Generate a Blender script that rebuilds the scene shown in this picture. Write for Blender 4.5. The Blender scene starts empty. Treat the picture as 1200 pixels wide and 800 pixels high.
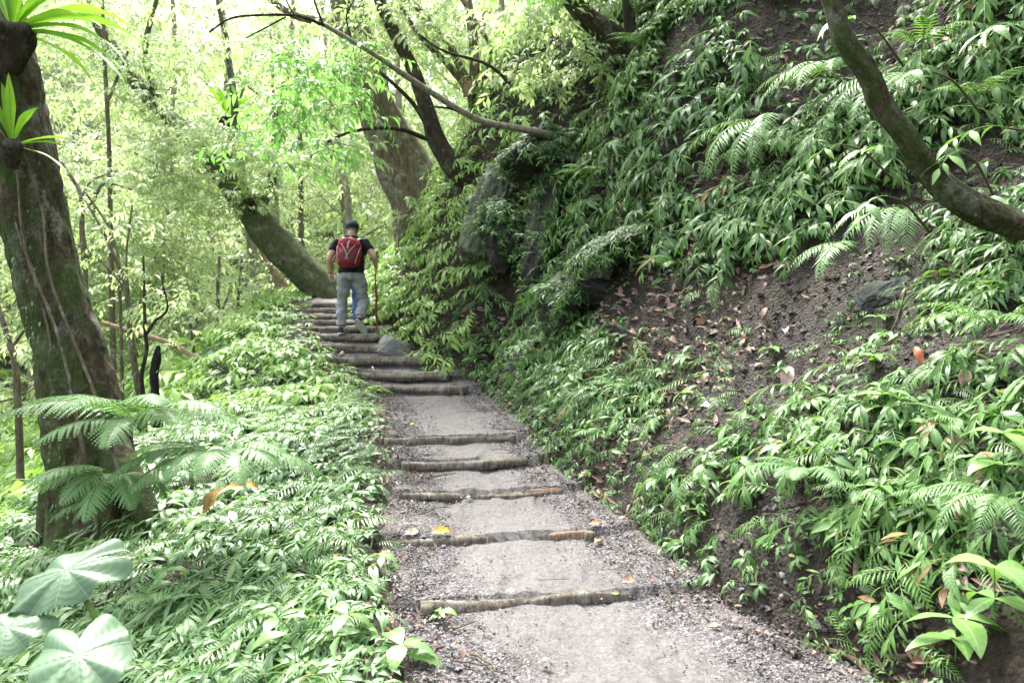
import bpy, bmesh, math
import numpy as np
from mathutils import Vector, Matrix

rng = np.random.default_rng(11)
SC = bpy.context.scene
COL = SC.collection
R = math.radians
FPX, CAMZ, PITCH = 900.0, 1.6, R(2.0)

# ------------------------------------------------------------------ helpers
def P(px, py, Y):
    """a point of the place at distance Y seen in direction (px, py)"""
    a, b = (px - 600) / FPX, (400 - py) / FPX
    d = np.array([a, math.cos(PITCH) + b * math.sin(PITCH), -math.sin(PITCH) + b * math.cos(PITCH)])
    return np.array([0, 0, CAMZ]) + d * (Y / d[1])

def tag(o, label=None, cat=None, group=None, kind=None):
    if label: o['label'] = label
    if cat: o['category'] = cat
    if group: o['group'] = group
    if kind: o['kind'] = kind
    return o

def link(name, data, parent=None):
    o = bpy.data.objects.new(name, data)
    COL.objects.link(o)
    if parent is not None: o.parent = parent
    return o

def thing(name, label, cat, loc=(0, 0, 0), group=None, rot=None):
    o = bpy.data.objects.new(name, None)
    COL.objects.link(o)
    o.location = loc
    o.empty_display_size = 0.1
    if rot is not None: o.rotation_euler = rot
    return tag(o, label, cat, group)

def _h(ix, iy, iz, seed):
    h = (ix * 374761393 + iy * 668265263 + iz * 2147483647 + seed * 1274126177) & 0xffffffff
    h = ((h ^ (h >> 13)) * 1274126177) & 0xffffffff
    h = ((h ^ (h >> 16)) * 2246822519) & 0xffffffff
    return ((h ^ (h >> 15)) & 0xffffff) / float(0xffffff)

def vn(p, seed=0):
    p = np.asarray(p, float)
    i = np.floor(p).astype(np.int64); f = p - i; f = f * f * (3 - 2 * f)
    r = 0
    for dx in (0, 1):
        wx = f[..., 0] if dx else 1 - f[..., 0]
        for dy in (0, 1):
            wy = f[..., 1] if dy else 1 - f[..., 1]
            for dz in (0, 1):
                wz = f[..., 2] if dz else 1 - f[..., 2]
                r = r + wx * wy * wz * _h(i[..., 0] + dx, i[..., 1] + dy, i[..., 2] + dz, seed)
    return r * 2 - 1

def fbm(p, octv=4, seed=0, gain=.5):
    p = np.asarray(p, float); s = 0; a = 1
    for k in range(octv):
        s = s + a * vn(p * (2.03 ** k), seed + k); a *= gain
    return s

def n2(x, y, sc, octv=3, seed=0):
    return fbm(np.stack([x * sc, y * sc, np.zeros_like(x) + seed * 3.7], -1), octv, seed)

def sstep(a, b, x):
    t = np.clip((x - a) / (b - a), 0, 1); return t * t * (3 - 2 * t)

class MB:
    def __init__(s): s.V, s.Q, s.A, s.M, s.n = [], [], [], [], 0
    def add(s, v, q, a=None, m=0):
        v = np.asarray(v, float).reshape(-1, 3); q = np.asarray(q, int).reshape(-1, 4)
        s.V.append(v); s.Q.append(q + s.n); s.n += len(v)
        s.A.append(np.zeros((len(v), 3)) if a is None else np.asarray(a, float).reshape(-1, 3))
        s.M.append(np.full(len(q), m) if np.isscalar(m) else np.asarray(m))
        return s
    def data(s): return np.concatenate(s.V), np.concatenate(s.Q), np.concatenate(s.A), np.concatenate(s.M)
    def mesh(s, name, mats, smooth=True):
        v, q, a, m = s.data()
        me = bpy.data.meshes.new(name)
        me.vertices.add(len(v)); me.vertices.foreach_set('co', v.astype(np.float32).ravel())
        me.loops.add(q.size); me.loops.foreach_set('vertex_index', q.astype(np.int32).ravel())
        me.polygons.add(len(q))
        me.polygons.foreach_set('loop_start', np.arange(0, q.size, 4, dtype=np.int32))
        me.polygons.foreach_set('loop_total', np.full(len(q), 4, np.int32))
        for k in (mats if isinstance(mats, (list, tuple)) else [mats]): me.materials.append(k)
        me.polygons.foreach_set('material_index', m.astype(np.int32))
        me.polygons.foreach_set('use_smooth', np.full(len(q), smooth))
        at = me.attributes.new('lf', 'FLOAT_VECTOR', 'POINT')
        at.data.foreach_set('vector', a.astype(np.float32).ravel())
        me.update(calc_edges=True)
        me.validate()
        return me
    def build(s, name, mats, parent=None, smooth=True):
        return link(name, s.mesh(name, mats, smooth), parent)

def basis(x, z):
    """rotation matrices (N,3,3) whose columns are x, y, z"""
    x = np.atleast_2d(x).astype(float); z = np.atleast_2d(z).astype(float)
    x = x / np.linalg.norm(x, axis=1, keepdims=True)
    y = np.cross(z, x); y /= np.maximum(np.linalg.norm(y, axis=1, keepdims=True), 1e-6)
    z = np.cross(x, y)
    return np.stack([x, y, z], -1)

def rotz(a):
    c, s = math.cos(a), math.sin(a); return np.array([[c, -s, 0], [s, c, 0], [0, 0, 1.]])
def roty(a):
    c, s = math.cos(a), math.sin(a); return np.array([[c, 0, s], [0, 1, 0], [-s, 0, c]])
def rotx(a):
    c, s = math.cos(a), math.sin(a); return np.array([[1, 0, 0], [0, c, -s], [0, s, c]])

def scatter(mb, tpl, Rs, ts, sc=None, rnd=None, m=None):
    v, q, a, mm = tpl
    N = len(ts)
    if N == 0: return
    if sc is not None:
        Rs = Rs * np.asarray(sc).reshape(-1, 1, 1)
    V = np.einsum('nij,vj->nvi', Rs, v) + np.asarray(ts)[:, None, :]
    Q = q[None] + (np.arange(N) * len(v))[:, None, None]
    A = np.repeat(a[None], N, 0)
    if rnd is None: rnd = rng.random(N)
    A[:, :, 2] = (A[:, :, 2] * .4 + rnd[:, None] * .6)
    mb.add(V.reshape(-1, 3), Q.reshape(-1, 4), A.reshape(-1, 3), np.tile(mm if m is None else np.full(len(q), m), N))

# ------------------------------------------------------------------ leaf templates
def leaf(L, W, nseg=4, fold=.25, droop=.7, peak=.4, tip=1.6, rnd=0., wavy=0, curl=0.):
    vs, a = [], []
    x = z = 0.; prev = 0
    for i in range(nseg + 1):
        t = i / nseg
        th = -droop * (t ** 1.3) + curl * math.sin(t * 5)
        if i:
            x += math.cos((th + prev) / 2) * L / nseg; z += math.sin((th + prev) / 2) * L / nseg
        prev = th
        w = (t / peak) ** .75 if t < peak else max(0, 1 - ((t - peak) / (1 - peak)) ** tip)
        w = max(w, .02) * W / 2
        nx, nz = -math.sin(th), math.cos(th)
        wz = wavy * math.sin(t * 13) * w
        vs += [(x + nx * fold * w, -w, z + nz * fold * w + wz), (x, 0, z), (x + nx * fold * w, w, z + nz * fold * w - wz)]
        a += [(-1, t, rnd), (0, t, rnd), (1, t, rnd)]
    q = []
    for i in range(nseg):
        b = i * 3
        q += [(b, b + 3, b + 4, b + 1), (b + 1, b + 4, b + 5, b + 2)]
    return np.array(vs), np.array(q), np.array(a), np.zeros(len(q), int)

def tubev(pts, rad, seg=6, cap=True, bump=0., seed=0, bsc=3., flat=1.):
    pts = np.asarray(pts, float); rad = np.asarray(rad, float) * np.ones(len(pts))
    T = np.gradient(pts, axis=0); T /= np.linalg.norm(T, axis=1, keepdims=True)
    ref = np.array([0, 0, 1.]) if abs(T[0][2]) < .9 else np.array([0, 1., 0])
    u = np.cross(T[0], ref); u /= np.linalg.norm(u)
    vs = []; a = []
    ang = np.arange(seg) * 2 * math.pi / seg
    ln = 0
    for i in range(len(pts)):
        u = u - T[i] * np.dot(u, T[i]); u /= np.linalg.norm(u); w = np.cross(T[i], u)
        ring = np.cos(ang)[:, None] * u + np.sin(ang)[:, None] * w
        r = np.full(seg, rad[i])
        if bump:
            r = r * (1 + bump * fbm(ring * bsc * .35 + pts[i] * bsc * .5, 3, seed))
        vs.append(pts[i] + ring * r[:, None])
        if i: ln += np.linalg.norm(pts[i] - pts[i - 1])
        a.append(np.stack([ang / 6.283, np.full(seg, ln), np.full(seg, .5)], -1))
    V = np.concatenate(vs); A = np.concatenate(a)
    q = []
    for i in range(len(pts) - 1):
        for k in range(seg):
            k2 = (k + 1) % seg
            q.append((i * seg + k, i * seg + k2, (i + 1) * seg + k2, (i + 1) * seg + k))
    if cap:
        for base, c, fl in ((0, pts[0], 1), ((len(pts) - 1) * seg, pts[-1], 0)):
            ci = len(V); V = np.vstack([V, c]); A = np.vstack([A, [.5, ln, .9]])
            for k in range(0, seg, 2):
                f = (ci, base + (k + 2) % seg, base + (k + 1) % seg, base + k)
                q.append(f if fl else f[::-1])
    return V, np.array(q), A, np.zeros(len(q), int)

def smoothpts(ctrl, n):
    """Catmull-Rom through control rows (x,y,z,r...)"""
    c = np.asarray(ctrl, float); m = len(c)
    if m == 2:
        t = np.linspace(0, 1, n)[:, None]; return c[0] * (1 - t) + c[1] * t
    c = np.vstack([2 * c[0] - c[1], c, 2 * c[-1] - c[-2]])
    out = []
    for s in np.linspace(0, m - 1 - 1e-6, n):
        i = int(s); t = s - i; p0, p1, p2, p3 = c[i:i + 4]
        out.append(.5 * (2 * p1 + (p2 - p0) * t + (2 * p0 - 5 * p1 + 4 * p2 - p3) * t * t + (3 * p1 - p0 - 3 * p2 + p3) * t ** 3))
    return np.array(out)

def xf(t, Rm, T, s=1.):
    return (t[0] * s) @ Rm.T + T, t[1], t[2], t[3]

def shoot(n=11, L=.36, leafL=.1, leafW=.032, el0=60, el1=-15, seg=4, spread=58, seed=0, stem=True, zig=0, rough=1):
    """an arching leafy stem growing towards +x, leaves in two rows"""
    r = np.random.default_rng(seed); mb = MB()
    pts = [np.zeros(3)]; dirs = []
    N = 8
    for i in range(N):
        e = R(el0 + (el1 - el0) * (i / (N - 1)) ** .8)
        d = np.array([math.cos(e), zig * math.sin(i * 1.3 + seed), math.sin(e)]); dirs.append(d); pts.append(pts[-1] + d * L / N)
    pts = np.array(pts)
    if stem:
        v, q, a, m = tubev(pts, np.linspace(.0028, .0012, len(pts)) * (L / .36), 4, False)
        a[:, 0] = 0; a[:, 2] = .5; mb.add(v, q, a, 1)
    for i in range(n):
        t = .22 + .78 * i / (n - 1)
        k = min(t * N, N - .001); j = int(k)
        p = pts[j] * (1 - (k - j)) + pts[j + 1] * (k - j); d = dirs[j]
        side = 1 if i % 2 else -1
        if rough and r.random() < .15: continue
        a = R(spread * (1 - .55 * t) + r.uniform(-8, 8) * (1 + 2.2 * rough)) * side if i < n - 1 else 0
        up = np.array([-d[2], 0, d[0]])
        y = np.array([0, 1., 0])
        ld = d * math.cos(a) + y * math.sin(a) - np.array([0, 0, 1]) * .18
        s = (.55 + .6 * math.sin(math.pi * min(1, t * .95))) * r.uniform(.85 - .2 * rough, 1.15 + .25 * rough)
        lv = leaf(leafL * s, leafW * s, seg, .22, r.uniform(.4, 1.3), rnd=r.random(), tip=1.25)
        ld = ld + r.normal(0, .12 * rough, 3)
        B = basis(ld, up + y * r.uniform(-.25, .25) * (1 + 1.5 * rough))[0]
        mb.add(*xf(lv, B, p)[:3], 0)
    return mb.data()

def rosette(n=7, leafL=.09, leafW=.028, h=.06, seed=0, seg=3):
    r = np.random.default_rng(seed); mb = MB()
    v, q, a, m = tubev(np.array([(0, 0, -.02), (.01, 0, h * .6), (.03, 0, h)]), .0018, 4, False); a[:, 0] = 0; mb.add(v, q, a, 1)
    for i in range(n):
        an = i * 2.4 + r.uniform(-.4, .4); e = r.uniform(-.45, .5)
        d = np.array([math.cos(an) * math.cos(e) + .35, math.sin(an) * math.cos(e), math.sin(e)]); d /= np.linalg.norm(d)
        up = np.array([0, 0, 1.]) + r.normal(0, .25, 3)
        sc_ = r.uniform(.6, 1.25)
        mb.add(*xf(leaf(leafL * sc_, leafW * sc_, seg, .25, r.uniform(.4, 1.4), rnd=r.random()), basis(d, up)[0], np.array([.03 * (i % 3) / 2, 0, h * (.6 + .4 * r.random())]))[:3], 0)
    return mb.data()

def spray(n=9, L=.4, leafL=.11, leafW=.04, seg=2, seed=0, droop=.6):
    return shoot(n, L, leafL, leafW, 12, -28, seg, 62, seed, True, .12)

def frond(L=.6, pairs=18, wid=.17, bi=False, seed=0, el0=55, el1=-25, seg=3, pw=.024):
    r = np.random.default_rng(seed); mb = MB()
    N = 14; pts = [np.zeros(3)]; dirs = []
    for i in range(N):
        e = R(el0 + (el1 - el0) * (i / (N - 1)) ** .9)
        d = np.array([math.cos(e), .05 * math.sin(i * .5 + seed), math.sin(e)]); dirs.append(d); pts.append(pts[-1] + d * L / N)
    pts = np.array(pts)
    v, q, a, m = tubev(pts, np.linspace(.0035, .001, len(pts)), 5, False)
    a[:, 0] = 0; mb.add(v, q, a, 1)
    for i in range(pairs):
        t = .2 + .79 * i / (pairs - 1)
        k = min(t * N, N - .001); j = int(k); p = pts[j] * (1 - (k - j)) + pts[j + 1] * (k - j); d = dirs[j]
        up = np.array([-d[2], 0, d[0]])
        u = (t - .2) / .79
        prof = (math.sin(math.pi * min(1, (u + .2) / 1.2)) ** .7) * (1 - .6 * u ** 2) + .05
        if u > .9: prof *= .8
        for side in (-1, 1):
            y = np.array([0, side, 0.])
            sw = R(62 - 25 * u + r.uniform(-5, 5))
            ld = d * math.cos(sw) + y * math.sin(sw) - np.array([0, 0, .12])
            ll = wid * prof * r.uniform(.9, 1.08)
            if ll < .008: continue
            B = basis(ld, up)[0]
            if not bi:
                lv = leaf(ll, pw * (.5 + .6 * prof), seg, .15, r.uniform(.3, .9), peak=.22, tip=1.5, rnd=.4 + r.random() * .3)
                mb.add(*xf(lv, B, p)[:3], 0)
            else:
                mb.add(*xf(leaf(ll, pw * 1.15, seg, .1, .5, peak=.15, tip=1.2, rnd=.45), B, p)[:3], 0)
                nn = max(3, int(ll / .013))
                for s_ in range(nn):
                    tt = (s_ + .5) / nn
                    pl = pw * .9 * (1 - tt) ** .6 + .003
                    pc = np.array([ll * tt, 0, -.25 * ll * tt * tt])
                    for sd in (-1, 1):
                        B2 = basis(np.array([.45, sd * .9, -.08]), np.array([0, 0, 1.]))[0]
                        lv = leaf(pl, ll / nn * .92, 1, .1, .2, peak=.5, rnd=.5)
                        # simple diamond pinnule
                        w = ll / nn * .42
                        dv = np.array([(0, -w * .8, 0), (pl * .55, -w, .001), (pl, 0, -.002), (pl * .5, w, .001)])
                        dv = dv @ B2.T + pc
                        mb.add(dv @ B.T + p, [(0, 1, 2, 3)], [(-.6, tt, .45), (-1, tt, .45), (0, tt, .55), (1, tt, .5)], 0)
    return mb.data()

# ------------------------------------------------------------------ materials
def new_mat(name):
    m = bpy.data.materials.new(name); m.use_nodes = True
    nt = m.node_tree; nt.nodes.clear()
    out = nt.nodes.new('ShaderNodeOutputMaterial')
    return m, nt, out
def nd(nt, t, **kw):
    n = nt.nodes.new(t)
    for k, v in kw.items():
        if k.startswith('i_'):
            key = k[2:]
            n.inputs[int(key) if key.isdigit() else key.replace('_', ' ')].default_value = v
        else: setattr(n, k, v)
    return n
def ramp(nt, stops, fac, interp='LINEAR'):
    r = nd(nt, 'ShaderNodeValToRGB'); r.color_ramp.interpolation = interp
    el = r.color_ramp.elements
    while len(el) < len(stops): el.new(.5)
    for e, (p, c) in zip(el, stops): e.position = p; e.color = (*c, 1) if len(c) == 3 else c
    nt.links.new(fac, r.inputs[0]); return r.outputs[0]
def mix(nt, a, b, f, mode='MIX'):
    m = nd(nt, 'ShaderNodeMix', data_type='RGBA', blend_type=mode)
    for s, v in ((0, f), (6, a), (7, b)):
        if hasattr(v, 'links') or isinstance(v, bpy.types.NodeSocket): nt.links.new(v, m.inputs[s])
        else: m.inputs[s].default_value = v if s == 0 else (*v, 1)
    return m.outputs[2]
def math_(nt, op, a, b=0., c=None, clamp=False):
    m = nd(nt, 'ShaderNodeMath', operation=op, use_clamp=clamp)
    for i, v in enumerate((a, b) if c is None else (a, b, c)):
        if isinstance(v, bpy.types.NodeSocket): nt.links.new(v, m.inputs[i])
        else: m.inputs[i].default_value = v
    return m.outputs[0]
def noise(nt, scale, detail=4, rough=.55, vec=None, dist=0):
    n = nd(nt, 'ShaderNodeTexNoise'); n.inputs['Scale'].default_value = scale; n.inputs['Detail'].default_value = detail
    n.inputs['Roughness'].default_value = rough; n.inputs['Distortion'].default_value = dist
    if vec is not None: nt.links.new(vec, n.inputs['Vector'])
    return n.outputs[0]
def obco(nt): return nd(nt, 'ShaderNodeTexCoord').outputs['Object']
def geo(nt): return nd(nt, 'ShaderNodeNewGeometry')
def princ(nt, out, col, rough=.6, spec=.5, bump=None, bs=.5, bd=.02, **kw):
    p = nd(nt, 'ShaderNodeBsdfPrincipled')
    if isinstance(col, bpy.types.NodeSocket): nt.links.new(col, p.inputs['Base Color'])
    else: p.inputs['Base Color'].default_value = (*col, 1)
    if isinstance(rough, bpy.types.NodeSocket): nt.links.new(rough, p.inputs['Roughness'])
    else: p.inputs['Roughness'].default_value = rough
    p.inputs['Specular IOR Level'].default_value = spec
    for k, v in kw.items(): p.inputs[k.replace('_', ' ')].default_value = v
    if bump is not None:
        b = nd(nt, 'ShaderNodeBump'); b.inputs['Strength'].default_value = bs; b.inputs['Distance'].default_value = bd
        nt.links.new(bump, b.inputs['Height']); nt.links.new(b.outputs[0], p.inputs['Normal'])
    if out is not None: nt.links.new(p.outputs[0], out.inputs[0])
    return p

def leaf_mat(name, c0, c1, c2, trans=.35, rough=.42, spec=.5, tcol=(1.2, 1.25, .6), rib=.25, brown=0., tint_rib=(.5, .6, .3), veins=9.):
    m, nt, out = new_mat(name)
    at = nd(nt, 'ShaderNodeAttribute', attribute_name='lf')
    sep = nd(nt, 'ShaderNodeSeparateXYZ'); nt.links.new(at.outputs['Vector'], sep.inputs[0])
    oi = nd(nt, 'ShaderNodeObjectInfo')
    rr = math_(nt, 'ADD', sep.outputs[2], math_(nt, 'MULTIPLY', math_(nt, 'SUBTRACT', oi.outputs['Random'], .5), .35), clamp=True)
    stops = [(0, c0), (.45, c1), (.9, c2)]
    if brown: stops = stops + [(1 - brown, c2), (1 - brown + .01, (.3, .24, .05)), (1, (.25, .12, .04))]; stops = stops[:2] + [(.85, c2)] + stops[3:]
    c = ramp(nt, stops, rr)
    au = math_(nt, 'ABSOLUTE', sep.outputs[0])
    ribm = math_(nt, 'SUBTRACT', 1, math_(nt, 'MULTIPLY', au, 7), clamp=True)
    c = mix(nt, c, tint_rib, math_(nt, 'MULTIPLY', ribm, rib))
    # side veins
    s = math_(nt, 'SINE', math_(nt, 'MULTIPLY', math_(nt, 'SUBTRACT', sep.outputs[1], math_(nt, 'MULTIPLY', au, .12)), veins * 6.283))
    vein = math_(nt, 'MULTIPLY', math_(nt, 'SUBTRACT', s, .75), 4, clamp=True)
    c = mix(nt, c, tint_rib, math_(nt, 'MULTIPLY', vein, rib * .3))
    n = noise(nt, 5, 3)
    c = mix(nt, c, (0, 0, 0), math_(nt, 'MULTIPLY', math_(nt, 'SUBTRACT', n, .45, clamp=True), .5))
    hgt = math_(nt, 'ADD', math_(nt, 'MULTIPLY', s, .3), ribm)
    p = princ(nt, None, c, rough, spec, hgt, .25, .003)
    t = nd(nt, 'ShaderNodeBsdfTranslucent')
    tc = mix(nt, c, tcol, 1., 'MULTIPLY'); nt.links.new(tc, t.inputs[0])
    mx = nd(nt, 'ShaderNodeMixShader'); mx.inputs[0].default_value = trans
    nt.links.new(p.outputs[0], mx.inputs[1]); nt.links.new(t.outputs[0], mx.inputs[2]); nt.links.new(mx.outputs[0], out.inputs[0])
    return m

def bark_mat(name, c0, c1, c2, moss=.4, mosscol=(.06, .1, .02), lichen=.3, rough=.85, sc=6., vert=.25, bd=.02, mlev=.52):
    m, nt, out = new_mat(name)
    oc = obco(nt)
    mp = nd(nt, 'ShaderNodeMapping'); nt.links.new(oc, mp.inputs[0]); mp.inputs['Scale'].default_value = (1, 1, vert)
    v = mp.outputs[0]
    n1 = noise(nt, sc * 2.5, 8, .72, v, .6); nL = noise(nt, sc * .6, 7, .75, oc); nM = noise(nt, sc * .8, 6, .7, oc, .4)
    c = ramp(nt, [(.3, c0), (.5, c1), (.72, c2)], n1)
    c = mix(nt, c, (.42, .44, .38), math_(nt, 'MULTIPLY', math_(nt, 'MULTIPLY', math_(nt, 'SUBTRACT', nL, .53, clamp=True), 14, clamp=True), lichen))
    c = mix(nt, c, (.01, .008, .006), math_(nt, 'MULTIPLY', math_(nt, 'SUBTRACT', .47, noise(nt, sc * 5, 6, .7, v), clamp=True), 5, clamp=True))
    g = geo(nt); sp = nd(nt, 'ShaderNodeSeparateXYZ'); nt.links.new(g.outputs['Normal'], sp.inputs[0])
    mm = math_(nt, 'MULTIPLY', math_(nt, 'ADD', math_(nt, 'SUBTRACT', nM, mlev), math_(nt, 'MULTIPLY', math_(nt, 'SUBTRACT', sp.outputs[2], sp.outputs[0]), .1)), 8, clamp=True)
    mcol = ramp(nt, [(.3, tuple(k * .5 for k in mosscol)), (.6, mosscol), (.75, tuple(min(1, k * 2) for k in mosscol))], noise(nt, 60, 3))
    c = mix(nt, c, mcol, math_(nt, 'MULTIPLY', mm, moss))
    h = math_(nt, 'ADD', math_(nt, 'ADD', n1, noise(nt, sc * 5, 6, .7, v)), math_(nt, 'MULTIPLY', noise(nt, 45, 4, .6, oc), .4))
    princ(nt, out, c, rough, .25, h, .9, bd)
    return m

def simple_mat(name, c, rough=.6, spec=.4, var=.15, sc=30, bump=.2, bd=.003, metal=0.):
    m, nt, out = new_mat(name)
    n = noise(nt, sc, 4, .6, obco(nt))
    col = ramp(nt, [(.3, tuple(k * (1 - var) for k in c)), (.7, tuple(min(1, k * (1 + var)) for k in c))], n)
    princ(nt, out, col, rough, spec, n, bump, bd, Metallic=metal)
    return m

M = {}
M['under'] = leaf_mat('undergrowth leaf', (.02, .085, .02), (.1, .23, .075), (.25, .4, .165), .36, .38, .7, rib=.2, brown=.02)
M['bankleaf'] = leaf_mat('shaded bank leaf', (.013, .055, .01), (.052, .15, .03), (.15, .3, .075), .36, .4, .55, rib=.25, brown=.02)  # darker than the undergrowth leaf; canopy shade is put into its colour
M['fern'] = leaf_mat('fern leaf', (.07, .17, .055), (.14, .28, .1), (.24, .4, .17), .35, .42, .5, rib=.2)
M['broad'] = leaf_mat('broad leaf', (.08, .19, .05), (.14, .29, .08), (.24, .4, .12), .3, .36, .6, rib=.45, veins=7)
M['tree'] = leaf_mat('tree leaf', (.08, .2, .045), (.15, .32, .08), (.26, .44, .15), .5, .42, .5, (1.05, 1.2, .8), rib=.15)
M['treelit'] = leaf_mat('lit tree leaf', (.24, .35, .15), (.36, .48, .23), (.52, .6, .38), .5, .45, .5, (1.15, 1.15, .95), rib=.1)  # bright copy of the tree leaf; backlight and overexposure put into its colour
M['nest'] = leaf_mat('nest fern leaf', (.1, .24, .03), (.18, .38, .05), (.26, .46, .08), .45, .35, .5, (1.3, 1.3, .6), rib=.6, tint_rib=(.06, .12, .02), veins=0)
M['taro'] = leaf_mat('taro leaf', (.045, .12, .045), (.07, .15, .065), (.1, .19, .09), .18, .42, .7, rib=.35, tint_rib=(.3, .4, .22), veins=6)
M['stem'] = simple_mat('green stem', (.12, .2, .05), .5, .4)
M['woodstem'] = simple_mat('brown twig', (.1, .075, .045), .8, .2)
M['bark_big'] = bark_mat('mossy bark', (.02, .014, .008), (.075, .055, .032), (.24, .2, .14), .85, (.075, .115, .03), .5, sc=5, vert=.5, bd=.07, mlev=.41)
M['bark_dark'] = bark_mat('dark bark', (.012, .01, .007), (.035, .026, .018), (.08, .06, .04), .5, (.04, .06, .012), .15, sc=8)
M['bark_mid'] = bark_mat('grey brown bark', (.05, .04, .025), (.13, .105, .07), (.24, .21, .15), .5, (.09, .12, .04), .4, sc=6)
M['bark_mossy'] = bark_mat('green mossy bark', (.03, .026, .018), (.075, .068, .045), (.16, .145, .1), .8, (.06, .09, .028), .25, sc=6, mlev=.42)
M['bark_pale'] = bark_mat('pale bark', (.13, .11, .08), (.26, .23, .18), (.4, .37, .3), .35, (.13, .17, .07), .4, sc=7)
M['bark_tan'] = bark_mat('tan bark', (.16, .1, .06), (.3, .2, .13), (.42, .32, .22), .1, (.1, .12, .04), .3, sc=7)
M['char'] = bark_mat('charred wood', (.004, .004, .004), (.012, .011, .01), (.035, .03, .026), .08, (.04, .06, .02), .05, sc=10)
M['root'] = bark_mat('root skin', (.05, .035, .025), (.13, .09, .065), (.22, .16, .12), .15, (.06, .08, .02), .2, sc=12)

def ground_mat():
    m, nt, out = new_mat('forest soil')
    oc = obco(nt)
    n1 = noise(nt, 1.2, 5, .6, oc); n2_ = noise(nt, 14, 6, .7, oc); n3 = noise(nt, 60, 4, .7, oc)
    c = ramp(nt, [(.25, (.007, .005, .004)), (.45, (.022, .016, .012)), (.6, (.045, .034, .027)), (.78, (.11, .09, .075))], n2_)
    c2 = ramp(nt, [(.3, (.012, .009, .007)), (.6, (.05, .039, .031)), (.75, (.15, .13, .11))], n3)
    c = mix(nt, c, c2, .5)
    c = mix(nt, c, ramp(nt, [(.35, (.012, .008, .006)), (.5, (.055, .037, .024)), (.7, (.14, .1, .07))], n2_), math_(nt, 'MULTIPLY', math_(nt, 'SUBTRACT', noise(nt, 2.6, 5, .65, oc, .6), .45, clamp=True), 5, clamp=True))
    mossm = math_(nt, 'MULTIPLY', math_(nt, 'SUBTRACT', n1, .54, clamp=True), 8, clamp=True)
    c = mix(nt, c, (.05, .075, .02), math_(nt, 'MULTIPLY', mossm, .6))
    vo = nd(nt, 'ShaderNodeTexVoronoi', feature='F1'); vo.inputs['Scale'].default_value = 42; nt.links.new(oc, vo.inputs['Vector'])
    h = math_(nt, 'ADD', math_(nt, 'MULTIPLY', n2_, 1.5), math_(nt, 'SUBTRACT', n3, math_(nt, 'MULTIPLY', vo.outputs[0], .8)))
    princ(nt, out, c, .65, .4, h, 1., .05)
    return m
M['ground'] = ground_mat()

def path_mat():
    m, nt, out = new_mat('trodden gravel')
    oc = obco(nt)
    at = nd(nt, 'ShaderNodeAttribute', attribute_name='lf')
    sep = nd(nt, 'ShaderNodeSeparateXYZ'); nt.links.new(at.outputs['Vector'], sep.inputs[0])
    vo = nd(nt, 'ShaderNodeTexVoronoi', feature='F1'); vo.inputs['Scale'].default_value = 75; nt.links.new(oc, vo.inputs['Vector'])
    vo2 = nd(nt, 'ShaderNodeTexVoronoi', feature='F1'); vo2.inputs['Scale'].default_value = 34; nt.links.new(oc, vo2.inputs['Vector'])
    sepc = nd(nt, 'ShaderNodeSeparateXYZ'); nt.links.new(vo.outputs['Color'], sepc.inputs[0])
    edge = ramp(nt, [(.0, (.03, .026, .026)), (.45, (.075, .068, .069)), (.8, (.13, .12, .122)), (1, (.22, .207, .21))], sepc.outputs[0])
    nb = noise(nt, 2.2, 5, .65, oc); nf = noise(nt, 28, 6, .7, oc)
    cen = ramp(nt, [(.25, (.05, .046, .043)), (.5, (.094, .088, .084)), (.75, (.148, .14, .135))], nf)
    cen = mix(nt, cen, edge, .22)
    # worn middle, by distance from the centre line plus uneven patches
    w = math_(nt, 'ADD', math_(nt, 'ABSOLUTE', sep.outputs[0]), math_(nt, 'MULTIPLY', math_(nt, 'SUBTRACT', nb, .5), 1.1))
    f = math_(nt, 'MULTIPLY', math_(nt, 'SUBTRACT', w, .3), 2.6, clamp=True)
    c = mix(nt, cen, edge, f)
    brn = math_(nt, 'MULTIPLY', math_(nt, 'SUBTRACT', math_(nt, 'ABSOLUTE', sep.outputs[0]), .85, clamp=True), 6, clamp=True)
    c = mix(nt, c, (.07, .052, .042), math_(nt, 'MULTIPLY', brn, .7))
    damp = math_(nt, 'MULTIPLY', math_(nt, 'SUBTRACT', noise(nt, 1.3, 5, .65, oc, .5), .52, clamp=True), 7, clamp=True)
    c = mix(nt, c, (.055, .046, .042), math_(nt, 'MULTIPLY', damp, .5))
    h = math_(nt, 'ADD', math_(nt, 'MULTIPLY', math_(nt, 'SUBTRACT', 1, vo.outputs[0]), math_(nt, 'ADD', f, .25)), math_(nt, 'ADD', nf, math_(nt, 'MULTIPLY', vo2.outputs[0], -.4)))
    princ(nt, out, c, .7, .4, h, .8, .012)
    return m
M['path'] = path_mat()

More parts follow.
